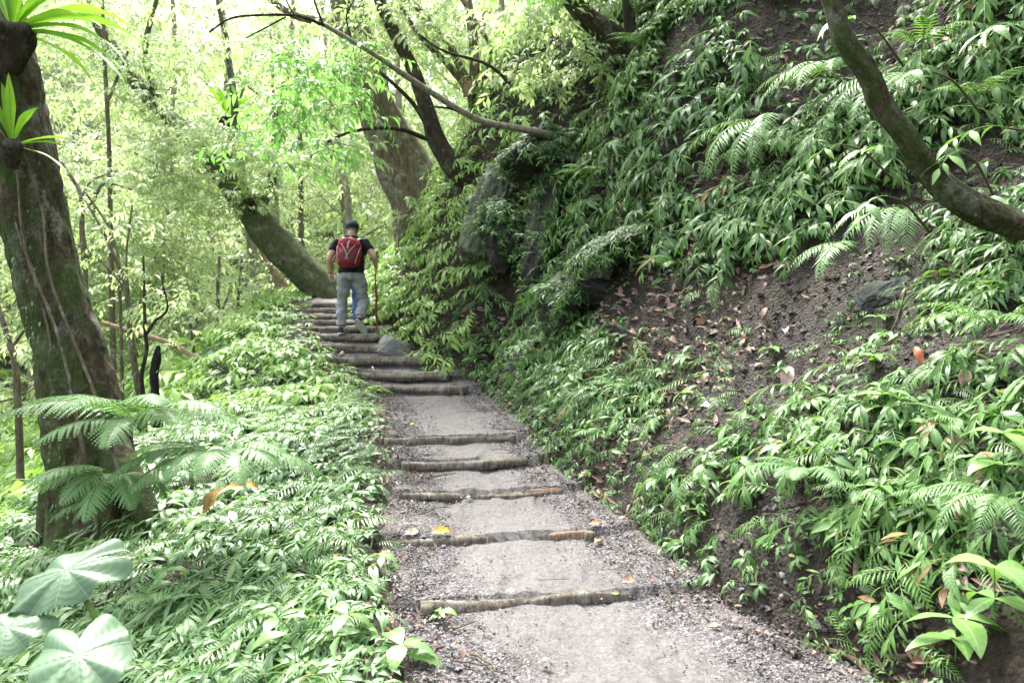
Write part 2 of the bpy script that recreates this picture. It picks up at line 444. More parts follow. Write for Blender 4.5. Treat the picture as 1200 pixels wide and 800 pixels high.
def rnd_mat(name, stops, rough=.7, spec=.3, sc=40, trans=0, rib=False):
    m, nt, out = new_mat(name)
    at = nd(nt, 'ShaderNodeAttribute', attribute_name='lf')
    sep = nd(nt, 'ShaderNodeSeparateXYZ'); nt.links.new(at.outputs['Vector'], sep.inputs[0])
    c = ramp(nt, stops, sep.outputs[2])
    n = noise(nt, sc, 4, .6, obco(nt))
    c = mix(nt, c, (.02, .015, .01), math_(nt, 'MULTIPLY', math_(nt, 'SUBTRACT', n, .5, clamp=True), 1.5))
    if rib:
        ribm = math_(nt, 'SUBTRACT', 1, math_(nt, 'MULTIPLY', math_(nt, 'ABSOLUTE', sep.outputs[0]), 9), clamp=True)
        c = mix(nt, c, (.05, .035, .02), math_(nt, 'MULTIPLY', ribm, .5))
    princ(nt, out, c, rough, spec, n, .4, .004)
    return m
M['litter'] = rnd_mat('dead leaf litter', [(0, (.03, .022, .022)), (.25, (.1, .07, .066)), (.45, (.16, .105, .08)), (.65, (.26, .18, .14)), (.82, (.25, .11, .06)), (.93, (.3, .25, .19)), (1, (.33, .25, .06))], .55, .4, 30, rib=True)
M['pebble'] = rnd_mat('slate chips', [(0, (.05, .045, .045)), (.5, (.1, .092, .093)), (.85, (.15, .14, .142)), (1, (.25, .237, .232))], .65, .4)

def dead_mat(name, c):
    m, nt, out = new_mat(name)
    at = nd(nt, 'ShaderNodeAttribute', attribute_name='lf')
    sep = nd(nt, 'ShaderNodeSeparateXYZ'); nt.links.new(at.outputs['Vector'], sep.inputs[0])
    n = noise(nt, 35, 4, .65, obco(nt))
    cc = ramp(nt, [(.35, tuple(k * .55 for k in c)), (.5, c), (.7, tuple(min(1, k * 1.2) for k in c))], n)
    ribm = math_(nt, 'SUBTRACT', 1, math_(nt, 'MULTIPLY', math_(nt, 'ABSOLUTE', sep.outputs[0]), 9), clamp=True)
    cc = mix(nt, cc, tuple(k * .4 for k in c), math_(nt, 'MULTIPLY', ribm, .6))
    princ(nt, out, cc, .55, .4, n, .4, .004)
    return m

def rock_mat(name, c0, c1, c2, moss=.6, mc=(.05, .085, .02)):
    m, nt, out = new_mat(name)
    oc = obco(nt)
    n1 = noise(nt, 3, 8, .65, oc, .3); n2_ = noise(nt, 1.6, 5, .6, oc); n3 = noise(nt, 40, 5, .7, oc)
    c = ramp(nt, [(.3, c0), (.52, c1), (.72, c2)], math_(nt, 'ADD', math_(nt, 'MULTIPLY', n1, .6), math_(nt, 'MULTIPLY', n3, .4)))
    g = geo(nt); sp = nd(nt, 'ShaderNodeSeparateXYZ'); nt.links.new(g.outputs['Normal'], sp.inputs[0])
    mm = math_(nt, 'MULTIPLY', math_(nt, 'ADD', math_(nt, 'SUBTRACT', n2_, .55), math_(nt, 'MULTIPLY', sp.outputs[2], .22)), 8, clamp=True)
    mcol = ramp(nt, [(.3, tuple(k * .5 for k in mc)), (.7, tuple(k * 1.7 for k in mc))], n3)
    c = mix(nt, c, mcol, math_(nt, 'MULTIPLY', mm, moss))
    princ(nt, out, c, .7, .4, math_(nt, 'ADD', n1, math_(nt, 'MULTIPLY', n3, .3)), .8, .05)
    return m
M['rock_moss'] = rock_mat('mossy rock', (.008, .008, .007), (.03, .03, .025), (.09, .09, .075), .85, (.03, .055, .012))
M['rock_pale'] = rock_mat('pale lit rock', (.025, .03, .02), (.085, .1, .065), (.22, .24, .17), .9, (.07, .11, .035))  # paler rock for the boulder's lit face; the light is in its colour
M['rock_dark'] = rock_mat('dark bank rock', (.012, .012, .014), (.035, .036, .04), (.09, .095, .1), .35)
M['rock_grey'] = rock_mat('grey rock', (.1, .1, .1), (.2, .2, .2), (.34, .33, .32), .2)
M['slate'] = simple_mat('slate', (.13, .13, .145), .6, .4, .3)

# ------------------------------------------------------------------ path and terrain
EY = np.array([0., 2.2, 3.3, 4.17, 5.06, 6.0, 6.77, 7.4, 9.0, 10.2, 10.6, 11.0, 11.6, 12.0, 12.4, 12.8, 13.2, 13.6, 14.0, 14.4, 16, 18, 22, 60])
EL = np.array([-.42, -.42, -.44, -.63, -.85, -.93, -1.0, -1.18, -1.5, -1.85, -2.1, -2.5, -2.9, -3.1, -3.25, -3.4, -3.55, -3.7, -3.75, -3.76, -3.6, -3.0, -2.0, 4])
ER = np.array([2.0, 1.8, 1.58, 1.13, .92, .62, .38, .22, -.1, -.38, -.6, -1.05, -1.55, -1.8, -2.0, -2.2, -2.4, -2.6, -2.75, -2.85, -2.7, -2.2, -1.2, 4.6])
# logs: left px, left py, right px, right py, Y, surface before, top of tread
STEPS = [
    (492, 706, 745, 689, 4.17, .005, .06), (452, 633, 692, 621, 5.06, .075, .13), (468, 579, 655, 571, 6.0, .15, .21),
    (470, 541, 618, 535, 6.77, .235, .325), (450, 513, 602, 508, 7.4, .35, .43), (437, 456, 547, 451, 10.2, .54, .65),
    (416, 438, 526, 437, 10.62, .68, .80), (393, 417, 504, 418, 11.05, .84, .99), (366, 403, 472, 404, 11.55, 1.03, 1.15),
    (370, 392, 466, 392, 12.0, 1.17, 1.29), (360, 383, 458, 384, 12.4, 1.30, 1.40), (355, 377, 446, 378, 12.8, 1.41, 1.50),
    (351, 370, 432, 371, 13.2, 1.51, 1.61), (356, 363, 425, 364, 13.6, 1.62, 1.71), (366, 357, 420, 358, 14.0, 1.72, 1.81)]
STEPG = []
for (x0, y0, x1, y1, Y, zb, zt) in STEPS:
    a = P(x0, y0, Y); b = P(x1, y1, Y)
    if Y < 8:
        k0 = (y0 - 400) / FPX + .035; k1 = (y1 - 400) / FPX + .035
        Ya, Yb = (CAMZ - zt) / k0, (CAMZ - zt) / k1
        a = P(x0, y0, Ya); b = P(x1, y1, Yb)
    STEPG.append((a[0], a[1], b[0], b[1], zb, zt))

def zpath(x, y):
    x = np.asarray(x, float); y = np.asarray(y, float)
    z = np.where(y < 5, -.06 + .02 * y, 0.) * 1.0
    prevY = np.full(x.shape, 1.0); prevZ = np.full(x.shape, -.06)
    z = np.full(x.shape, -.06)
    done_top = prevZ
    edges = []
    for (ax, ay, bx, by, zb, zt) in STEPG:
        s = np.clip((x - ax) / (bx - ax), -.4, 1.4)
        edges.append((ay + (by - ay) * s, zb, zt))
    for k in range(len(edges) + 1):
        y0, z0 = (prevY, -.06) if k == 0 else (edges[k - 1][0], edges[k - 1][2])
        if k < len(edges): y1, z1 = edges[k][0], edges[k][1]
        else: y1, z1 = y0 + 6, 2.6
        t = np.clip((y - y0) / (y1 - y0), 0, None if k == len(edges) else 1)
        if k == len(edges): t = np.minimum(t, 3)
        z = np.where((y >= y0) if k else np.ones(x.shape, bool), z0 + (z1 - z0) * t, z)
    return z

ZY = np.array([0, 4.17, 5.06, 6.0, 6.77, 7.4, 10.2, 10.62, 11.05, 11.55, 12, 12.4, 12.8, 13.2, 13.6, 14, 20, 30, 60])
ZZ = np.array([-.07, .03, .1, .18, .28, .39, .6, .74, .92, 1.09, 1.23, 1.35, 1.45, 1.56, 1.67, 1.77, 2.7, 3.6, 12])
DY = np.array([0, 5, 6, 8, 11, 14, 20, 30]); DD = np.array([3.3, 3.4, 3.2, 2.7, 1.5, .8, 1.0, 3])
def height(x, y, base=False):
    x, y = np.broadcast_arrays(np.asarray(x, float), np.asarray(y, float))
    xl = np.interp(y, EY, EL); xr = np.interp(y, EY, ER)
    zs = np.interp(y, ZY, ZZ)
    zp = zpath(x, y)
    dl = np.maximum(xl - x, 0); dr = np.maximum(x - xr, 0)
    # left shoulder, then the drop to the valley
    sl = np.interp(y, [0, 4, 7, 20], [.24, .2, .09, .05])
    D = np.interp(y, DY, DD)
    drop = np.maximum(dl - D, 0)
    fl = -sl * np.minimum(dl, D + 1) - 5.0 * (1 - np.exp(-drop * .2)) + .04 * np.sin(np.clip(dl / .4, 0, 1) * math.pi)
    # right bank
    w = sstep(6.0, 9.8, y); w2 = sstep(12.3, 14.0, y)
    near = .2 * sstep(0, .35, dr) + np.where(dr < 4.5, .74 * dr, .74 * 4.5 + .9 * (dr - 4.5))
    lip = np.interp(dr, [0, .5, .75, 1.15, 2.1, 3.0, 8, 60], [0, .75, 1.5, 2.7, 4.6, 5.5, 9.0, 40])
    far = np.interp(dr, [0, 2.0, 4.0, 10, 60], [0, 2.5, 3.8, 7.5, 30])
    g = near * (1 - w) + lip * w
    g = g * (1 - w2) + far * w2
    nz = n2(x, y, .9, 4, 3) * .17 + n2(x, y, 3.6, 4, 8) * .055
    amp = sstep(0, .6, np.maximum(dl, dr))
    bank = sstep(.2, 1.2, dr)
    z = zs + fl + g + nz * (amp * (.5 + .8 * bank))
    z = z - .75 * np.exp(-(((x - 1.08) / .42) ** 2 + ((y - 8.6) / .5) ** 2)) - .6 * np.exp(-(((x + .12) / .22) ** 2 + ((y - 10.7) / .4) ** 2))
    # blend from the trodden surface
    t = sstep(0, .22, np.maximum(dl, dr))
    z = zp * (1 - t) + z * t
    if base: z = z - .05 * (1 - sstep(-.02, .1, np.maximum(dl, dr)))
    # far side of the valley and the hill behind
    z = z + .42 * np.maximum(-x - 15, 0) + .3 * np.maximum(y - 30, 0) * sstep(4, -6, x)
    return z

def normal(x, y, e=.06):
    gx = (height(x + e, y) - height(x - e, y)) / (2 * e); gy = (height(x, y + e) - height(x, y - e)) / (2 * e)
    n = np.stack([-gx, -gy, np.ones_like(gx)], -1)
    return n / np.linalg.norm(n, axis=-1, keepdims=True)

def hit(px, py, y0=1.5, y1=60):
    """where the sight line through (px, py) meets the ground"""
    d = P(px, py, 1.) - np.array([0, 0, CAMZ])
    ys = np.linspace(y0, y1, 6000)
    pts = np.array([0, 0, CAMZ]) + d[None] * ys[:, None]
    below = pts[:, 2] < height(pts[:, 0], pts[:, 1])
    k = int(np.argmax(below)) if below.any() else len(ys) - 1
    return pts[k]

# ground sheet, finer near the path
xs = np.unique(np.concatenate([np.linspace(-64, -16, 40), np.linspace(-16, -5, 70), np.linspace(-5, 6, 420), np.linspace(6, 14, 60), np.linspace(14, 34, 20)]))
ys = np.unique(np.concatenate([np.linspace(-30, 1, 20), np.linspace(1, 16, 520), np.linspace(16, 40, 90), np.linspace(40, 90, 30)]))
GX, GY = np.meshgrid(xs, ys, indexing='ij')
GZ = height(GX, GY, True)
nx_, ny_ = GX.shape
# push bank faces about so that they have ledges and hollows
NN = np.stack(np.gradient(GZ, xs, ys), -1)
Nn = np.stack([-NN[..., 0], -NN[..., 1], np.ones_like(GZ)], -1); Nn /= np.linalg.norm(Nn, axis=-1, keepdims=True)
PT = np.stack([GX, GY, GZ], -1)
steep = sstep(.25, .7, 1 - Nn[..., 2]) * (GX > -3) * sstep(0.3, 1.0, GX - np.interp(GY, EY, ER))

idx = np.arange(nx_ * ny_).reshape(nx_, ny_)
Q = np.stack([idx[:-1, :-1], idx[1:, :-1], idx[1:, 1:], idx[:-1, 1:]], -1).reshape(-1, 4)
g = MB(); g.add(PT.reshape(-1, 3), Q)
tag(g.build('ground', M['ground']), 'dark brown forest soil of the slope and bank', kind='structure')

# path surface
ty = np.concatenate([np.arange(-.5, 1.5, .1), np.arange(1.5, 8, .018), np.arange(8, 16.5, .03)]); tt = np.linspace(-1.12, 1.12, 110)
TY, TT = np.meshgrid(ty, tt, indexing='ij')
XL, XR = np.interp(TY, EY, EL), np.interp(TY, EY, ER)
wob = n2(TY, np.zeros_like(TY), 2.5, 3, 21) * .06
PX = (XL + XR) / 2 + TT * (XR - XL) / 2 + wob * np.abs(TT)
PZ = zpath(PX, TY)
ed = sstep(.75, 1.0, np.abs(TT))
PZ += n2(PX, TY, 3., 3, 5) * .022 - .014 * sstep(.25, .5, n2(PX, TY * .6, 4.2, 2, 88)) * (np.abs(TT) < .8) + n2(PX, TY, 38, 2, 9) * (.0025 + .004 * sstep(.3, .8, np.abs(TT))) + (1 - np.abs(TT)) * -.012
for kk, (ax, ay, bx, by, zb, zt) in enumerate(STEPG):
    yy = ay + (by - ay) * np.clip((PX - ax) / (bx - ax), -.2, 1.2); dy_ = TY - yy
    inn = sstep(ax - .1, ax + .1, PX) * sstep(bx + .1, bx - .1, PX)
    PZ += inn * np.where(dy_ > 0, .012 * np.exp(-dy_ / .12) * (1 + n2(PX, TY, 6, 2, kk)), 0)
    PZ += inn * np.where(dy_ < 0, .02 * np.exp(dy_ / .07) * np.clip(.3 + n2(PX, TY, 4, 2, 70 + kk), 0, 1), 0) - .0
PZ += -.10 * sstep(1.0, 1.12, np.abs(TT)) + .02 * ed
# trodden hollow in front of each log, earth piled on its uphill side
idx = np.arange(TY.size).reshape(TY.shape)
Q = np.stack([idx[:-1, :-1], idx[:-1, 1:], idx[1:, 1:], idx[1:, :-1]], -1).reshape(-1, 4)
p = MB(); p.add(np.stack([PX, TY, PZ], -1).reshape(-1, 3), Q, np.stack([TT, TY, 0 * TY], -1).reshape(-1, 3))
tag(p.build('path', M['path']), 'grey gravel footpath climbing between the logs', kind='structure')

# ------------------------------------------------------------------ log steps
ordn = ['lowest', 'second', 'third', 'fourth', 'fifth', 'sixth', 'seventh', 'eighth', 'ninth', 'tenth', 'eleventh', 'twelfth', 'thirteenth', 'fourteenth', 'topmost']
desc = ['lowest log step, worn nearly flush with the gravel, broad cut left end',
        'second log step from below, mostly buried, brown bare right end beside dead leaves',
        'third log step from below, reddish bare wood at its right end',
        'fourth log step from below, straight with a rounded right end',
        'fifth log step from below, thin pale log at the foot of the long tread',
        'sixth log step from below, held by a stake at each end',
        'seventh log step from below, short round peg showing at its left',
        'eighth log step from below, smooth barkless log with cut right end',
        'ninth log step from below, dark face beside the grey rock',
        'tenth log step from below, the one under the hiker\'s planted foot',
        'eleventh log step from below, just beyond the hiker\'s feet',
        'twelfth log step from below, left of the hiker\'s shins',
        'thirteenth log step from below, left of the hiker\'s calves',
        'fourteenth log step from below, below the leaning trunk\'s foot',
        'topmost visible log step, under the leaning trunk\'s foot']
logmat = bark_mat('weathered log', (.055, .045, .035), (.14, .118, .095), (.25, .225, .19), .2, (.12, .13, .06), .3, sc=9, bd=.012)
logmat2 = bark_mat('bare red wood', (.1, .06, .04), (.2, .13, .09), (.3, .21, .16), .0, (.1, .1, .05), .2, sc=9, bd=.01)
stakemat = bark_mat('stake wood', (.06, .05, .035), (.14, .12, .09), (.25, .22, .18), .3, (.1, .12, .05), .2, sc=9, bd=.01)
rad = [.06, .052, .05, .055, .055, .062, .065, .07, .065, .062, .06, .058, .06, .06, .06]
for i, (ax, ay, bx, by, zb, zt) in enumerate(STEPG):
    r0 = rad[i]; L = math.hypot(bx - ax, by - ay)
    t = thing('log_step', desc[i], 'log step', ((ax + bx) / 2, (ay + by) / 2, zt - r0), 'log steps of the trail')
    s = np.linspace(-L / 2, L / 2, 34)
    ang = math.atan2(by - ay, bx - ax)
    d = np.array([math.cos(ang), math.sin(ang), 0]); nrm = np.array([-d[1], d[0], 0])
    bow = .02 * np.sin(s * 2.3 + i * 1.7) + .008 * np.sin(s * 9 + i)
    sag = -.014 * np.cos(s / L * math.pi) + .007 * np.sin(s * 5 + i * 2)
    pts = d * s[:, None] + nrm * (bow + .01)[:, None] + np.array([0, 0, 1]) * (sag + (.008 if i < 5 else .02))[:, None]
    rr = r0 * (1 + .07 * np.sin(s * 4 + i) + .04 * np.sin(s * 13 + 2 * i)); rr[0] *= .9; rr[-1] *= .88
    if i < 3: rr = rr * np.linspace(1.1, .6, len(rr)); pts[:, 2] += np.linspace(.0, -.012, len(rr))
    tv, tq, ta, tm = tubev(pts, rr, 24, True, .16, i, 6)
    lim = np.interp(tv @ d, s, pts[:, 2]) + r0 * (.8 + .1 * vn(tv * 9 + i)); tv[:, 2] = np.where(tv[:, 2] > lim, lim + (tv[:, 2] - lim) * .15, tv[:, 2])
    mb = MB(); mb.add(tv, tq, ta)
    link('log', mb.mesh('log', logmat if i not in (2,) else logmat), t)
    for end, on in ((-1, i in (0, 5, 6, 7, 3)), (1, i in (5, 7, 1, 4))):
        if on:
            c = d * (end * (L / 2 - (.06 if i in (5, 6) else .03))) - nrm * (r0 + .022)
            h = .03 if i > 4 else .02
            sp = np.array([c + [0, 0, -.16], c + [.003, .002, -.05], c + [.006, 0, r0 * .6 + h]])
            ms = MB(); ms.add(*tubev(smoothpts(sp, 8), .03 if i > 3 else .036, 12, True, .08, i + 9, 8))
            link('stake', ms.mesh('stake', stakemat), t)
    if i in (1, 2):
        pts2 = d * np.linspace(L / 2 - .32, L / 2 + .02, 10)[:, None] + nrm * .004 + np.array([0, 0, .004])
        ms = MB(); ms.add(*tubev(pts2, np.array([.3, .75, .95, 1, 1, 1.02, 1.05, 1.05, 1, .9]) * r0 * .7, 14, True, .15, 77 + i, 7)); link('bare_wood', ms.mesh('bare_wood', logmat2), t)

# ------------------------------------------------------------------ rocks
SMALL = [shoot(9, .26, .085, .026, 50, -30, 3, 55, 201), rosette(7, .09, .028, .05, 202), shoot(8, .3, .08, .022, 40, -50, 3, 50, 203)]
def rock_mesh(size, seed, mat, sub=6, cuts=9, rough=.13, cut=.72):
    bm = bmesh.new(); bmesh.ops.create_icosphere(bm, subdivisions=sub, radius=1)
    v = np.array([x.co[:] for x in bm.verts]); r = np.random.default_rng(seed)
    for k in range(cuts):
        n = r.normal(size=3); n /= np.linalg.norm(n); d = r.uniform(cut - .15, cut + .18)
        e = v @ n - d; v = v - np.outer(np.maximum(e, 0) * .93, n)
    v = v * (1 + rough * fbm(v * 1.6 + seed, 6, seed, .6) + rough * .35 * np.abs(fbm(v * 5 * [1, 1, 2.2] + seed, 4, seed + 5, .6)))[:, None]
    v = v * np.asarray(size)
    for a, b in zip(bm.verts, v): a.co = b
    me = bpy.data.meshes.new('rock'); bm.to_mesh(me); bm.free()
    me.materials.append(mat)
    for p_ in me.polygons: p_.use_smooth = True
    return me
def rock(label, p, size, seed, mat, rot=(0, 0, 0), name='boulder', cat='boulder', green=None, **kw):
    o = link(name, rock_mesh(size, seed, mat, **kw)); o.location = p; o.rotation_euler = rot
    if green is None: green = 330 if name == 'boulder' and max(size) > .3 else 0
    if green:
        vv = np.array([v.co[:] for v in o.data.vertices]); nn = np.array([v.normal[:] for v in o.data.vertices]); r = np.random.default_rng(seed)
        w_ = np.clip(nn[:, 2] + .55, 0.03, 1) * (fbm(vv * 2.2 + seed, 2, seed) > -.15); i = r.choice(len(vv), green, p=w_ / w_.sum())
        mb = MB(); a = r.normal(-2.2, .8, green); x = np.stack([np.cos(a), np.sin(a), np.full(green, -.3)], -1)
        for k in range(3): scatter(mb, SMALL[k], basis(x[k::3], nn[i][k::3] + [0, 0, .4]), vv[i][k::3], r.uniform(.35, 1.05, len(x[k::3])), r.random(len(x[k::3])))
        mb.build('clinging_plants', [M['bankleaf'], M['stem']], o)['kind'] = 'stuff'
    return tag(o, label, cat)
rock('tall mossy boulder at the bank edge, its pale slanting face towards the hiker', P(577, 262, 11.1), (.42, .55, 1.0), 3, M['rock_pale'], (R(6), R(16), R(10)), cuts=14, green=110)
rock('dark rounded mossy boulder leaning against the tall pale boulder', P(590, 285, 10.55), (.36, .35, .55), 8, M['rock_moss'], (0, R(-8), R(30)), cuts=10)
rock('upright mossy rock right of the tall boulder, under hanging leaves', P(640, 262, 10.1), (.28, .4, 1.0), 15, M['rock_moss'], (0, R(8), R(-10)), cuts=12)
rock('overhanging rock block above the tall boulder under the tree roots', P(640, 185, 10.2), (.6, .5, .36), 23, M['rock_moss'], (0, R(-12), R(20)))
rock('black rock added to darken the hollow of the bank', P(705, 345, 8.5), (.3, .3, .16), 31, M['rock_dark'], (0, R(20), 0))  # black rock placed inside so the hollow reads as deep shade
rock('mossy rock shoulder left of the dark hollow', P(655, 350, 8.75), (.3, .4, .42), 35, M['rock_moss'], (0, R(12), R(15)))
rock('low ledge rock roofing the dark hollow', P(712, 292, 8.15), (.52, .5, .16), 39, M['rock_moss'], (0, R(-22), R(8)))
rock('dark rock jutting out under the long drooping ferns', P(925, 222, 7.4), (.42, .35, .2), 44, M['rock_dark'], (0, R(-30), R(10)))
rock('mossy rock face low on the bank, just right of the long tread', P(625, 442, 8.9), (.32, .5, .42), 48, M['rock_moss'], (0, R(10), R(12)))
rock('grey rock jutting onto the path beside the ninth log step', P(462, 408, 11.4), (.34, .3, .2), 52, M['rock_grey'], (0, R(18), R(20)), cuts=14, green=0)
rock('small dark rock poking from the bright leaves above the hiker\'s stick', P(520, 305, 12.2), (.22, .2, .26), 57, M['rock_grey'], (0, R(22), R(20)))
rock('dark flat rock in the litter below the curved trunk', P(1035, 345, 5.6), (.22, .2, .07), 61, M['rock_dark'], (R(20), R(-30), 0))
rock('moss cushion stone at the right frame edge above the broad leaves', hit(1185, 640) + np.array([0, 0, .02]), (.16, .14, .12), 66, M['rock_moss'])
stones = [(955, 732, .05, 'flat grey stone lying on the gravel near the exposed roots'), (920, 700, .028, 'thin blue-grey slate standing at the foot of the bank'), (918, 675, .03, 'pale grey stone at the bank foot, left of the tan leaf'),
          (900, 712, .022, 'small light stone left of the flat grey stone'), (1015, 690, .035, 'grey stone tucked behind the big tan leaf'), (505, 722, .03, 'round stone at the cut end of the lowest log step'),
          (662, 548, .03, 'small brown stone right of the fourth log step'), (520, 640, .025, 'pale stone beside the yellow leaf on the second step'), (478, 548, .035, 'long grey stone standing left of the fourth log step'),
          (1000, 640, .03, 'dark shard on the slope above the tan leaf'), (870, 690, .02, 'little stone under the ferns at the path edge')]
for k, (px, py, s, lb) in enumerate(stones):
    h = hit(px, py)
    rock(lb, h + np.array([0, 0, s * .15]), (s, s * .8, s * .4), 100 + k, M['slate'] if k % 2 else M['rock_grey'], (rng.uniform(-.3, .3), rng.uniform(-.3, .3), rng.uniform(0, 3)), 'stone', 'stone', sub=3, cuts=7)

# ------------------------------------------------------------------ gravel, litter, roots, twigs
def on_path(N, y0=1.8, y1=14, edge=True):
    y = y0 + (y1 - y0) * rng.random(N) ** 1.7
    t = rng.uniform(-1.05, 1.08, N)
    if edge: t = np.sign(t) * np.abs(t) ** .5
    x = (np.interp(y, EY, EL) + np.interp(y, EY, ER)) / 2 + t * (np.interp(y, EY, ER) - np.interp(y, EY, EL)) / 2
    return x, y, t
box = np.array([(-1, -1, -1), (1, -1, -1), (1, 1, -1), (-1, 1, -1), (-1, -1, 1), (1, -1, 1), (1, 1, 1), (-1, 1, 1)], float)
bq = np.array([(0, 3, 2, 1), (4, 5, 6, 7), (0, 1, 5, 4), (1, 2, 6, 5), (2, 3, 7, 6), (3, 0, 4, 7)])
gm = MB()
for k in range(6):
    r = np.random.default_rng(k); v = box * r.uniform(.55, 1, (8, 3)) * [1, .75, .38]
    x, y, t = on_path(5200); kk = (np.abs(t) > .5) | (rng.random(len(x)) < .3); x, y, t = x[kk], y[kk], t[kk]
    Rm = np.stack([rotz(a) @ rotx(b) @ roty(c) for a, b, c in zip(rng.uniform(0, 6.3, len(x)), rng.normal(0, .3, len(x)), rng.normal(0, .3, len(x)))])
    s = .0028 + .0065 * rng.random(len(x)) ** 3 + .003 * rng.random(len(x))
    s = s * (.7 + .5 * np.abs(t))
    scatter(gm, (v, bq, np.tile([[0, 0, .5]], (8, 1)), np.zeros(6, int)), Rm, np.stack([x, y, zpath(x, y) + .002 + .018 * (np.abs(t) > .8)], -1), s)
tag(gm.build('gravel', M['pebble'], smooth=False), 'loose slate chips strewn over the path', kind='stuff')

DL = [leaf(1, .38, 6, .5, .6, .45, 1.5, .5, .2, .5), leaf(1, .3, 6, .8, -1.2, .4, 1.5, .5, .15, .3), leaf(1, .45, 6, .2, 1.6, .4, 1.4, .5, .3, -.4), leaf(1, .28, 6, 1.0, .3, .4, 1.4, .5, .1, .6)]
def litter(N, xf_, yr, size=(.05, .13), dens=None):
    pass
cm0 = MB()
for k in range(5):
    r = np.random.default_rng(50 + k); v = box * r.uniform(.5, 1, (8, 3)) * [1, .8, .5]; N = 6500
    y = 3 + 8 * rng.random(N) ** 1.2; x = np.interp(y, EY, ER) - .1 + 4.5 * rng.random(N) ** 1.4
    Rm = np.stack([rotz(a) @ rotx(b) @ roty(c) for a, b, c in zip(rng.uniform(0, 6.3, N), rng.normal(0, .6, N), rng.normal(0, .6, N))])
    s_ = .003 + .006 * rng.random(N) + .026 * rng.random(N) ** 9
    scatter(cm0, (v, bq, np.tile([[0, 0, .5]], (8, 1)), np.zeros(6, int)), Rm, np.stack([x, y, height(x, y) + .002], -1), s_)
M['crumb'] = rnd_mat('soil crumbs', [(0, (.012, .009, .007)), (.5, (.05, .04, .034)), (.85, (.11, .095, .085)), (1, (.26, .24, .22))], .7, .4)
tag(cm0.build('soil_crumbs', M['crumb'], smooth=False), 'crumbly soil and chips on the bank', kind='stuff')
lm = MB()
def put_litter(x, y, smin=.04, smax=.12):
    n = normal(x, y); N = len(x)
    for k in range(4):
        s = slice(k, N, 4)
        m = len(x[s]); a = rng.uniform(0, 6.3, m)
        xd = np.stack([np.cos(a), np.sin(a), np.zeros(m)], -1); nn = n[s] + rng.normal(0, .28, (m, 3))
        xd = xd - nn * np.sum(xd * nn, 1, keepdims=True)
        B = basis(xd, nn)
        z = height(x[s], y[s]) + .012
        scatter(lm, DL[k], B, np.stack([x[s], y[s], z], -1) + n[s] * .012, rng.uniform(smin, smax, m), rng.random(m))
N = 14000
y = 3 + 10.5 * rng.random(N) ** 1.2; x = np.interp(y, EY, ER) + rng.uniform(.05, 4.3, N)
keep = n2(x, y, .8, 3, 30) + rng.normal(0, .25, N) > -.25
put_litter(x[keep], y[keep], .04, .14)
N = 900
y = 2.5 + 10 * rng.random(N) ** 1.3; sd = rng.random(N) < .5
x = np.where(sd, np.interp(y, EY, EL) + rng.normal(.02, .12, N), np.interp(y, EY, ER) + rng.normal(-.02, .14, N)); put_litter(x, y, .02, .07)
N = 420
x, y, t = on_path(N, 2.6, 11, True); k = np.abs(t) > .3; put_litter(x[k], y[k], .015, .055)
N = 1400; y = rng.uniform(2.4, 12, N); x = np.interp(y, EY, EL) - rng.uniform(0, 3.2, N); put_litter(x, y)
tag(lm.build('leaf_litter', M['litter']), 'brown and tan dead leaves strewn over bank and shoulder', kind='stuff')

tw = MB(); N = 900
y = 2.8 + 9 * rng.random(N) ** 1.3; x = np.where(rng.random(N) < .75, np.interp(y, EY, ER) + rng.uniform(-.35, 3.8, N), np.interp(y, EY, EL) + rng.normal(0, .2, N))
for k in range(4):
    r = np.random.default_rng(k); q = np.cumsum(np.vstack([[0, 0, 0], np.stack([np.full(5, .2), r.normal(0, .05, 5), r.normal(0, .03, 5)], -1)]), 0)
    v, qq, a, m = tubev(q, np.linspace(.022, .012, 6), 5); a[:, 2] = .5
    xs_, ys_ = x[k::4], y[k::4]; n = len(xs_); an = rng.uniform(0, 6.3, n); nn = normal(xs_, ys_)
    xd = np.stack([np.cos(an), np.sin(an), 0 * an], -1); xd -= nn * np.sum(xd * nn, 1, keepdims=True)
    scatter(tw, (v, qq, a, m), basis(xd, nn), np.stack([xs_, ys_, height(xs_, ys_) + .012], -1), .05 + .25 * rng.random(n) ** 2)
tag(tw.build('twig_litter', M['woodstem']), 'small dead twigs strewn over soil and path edge', kind='stuff')

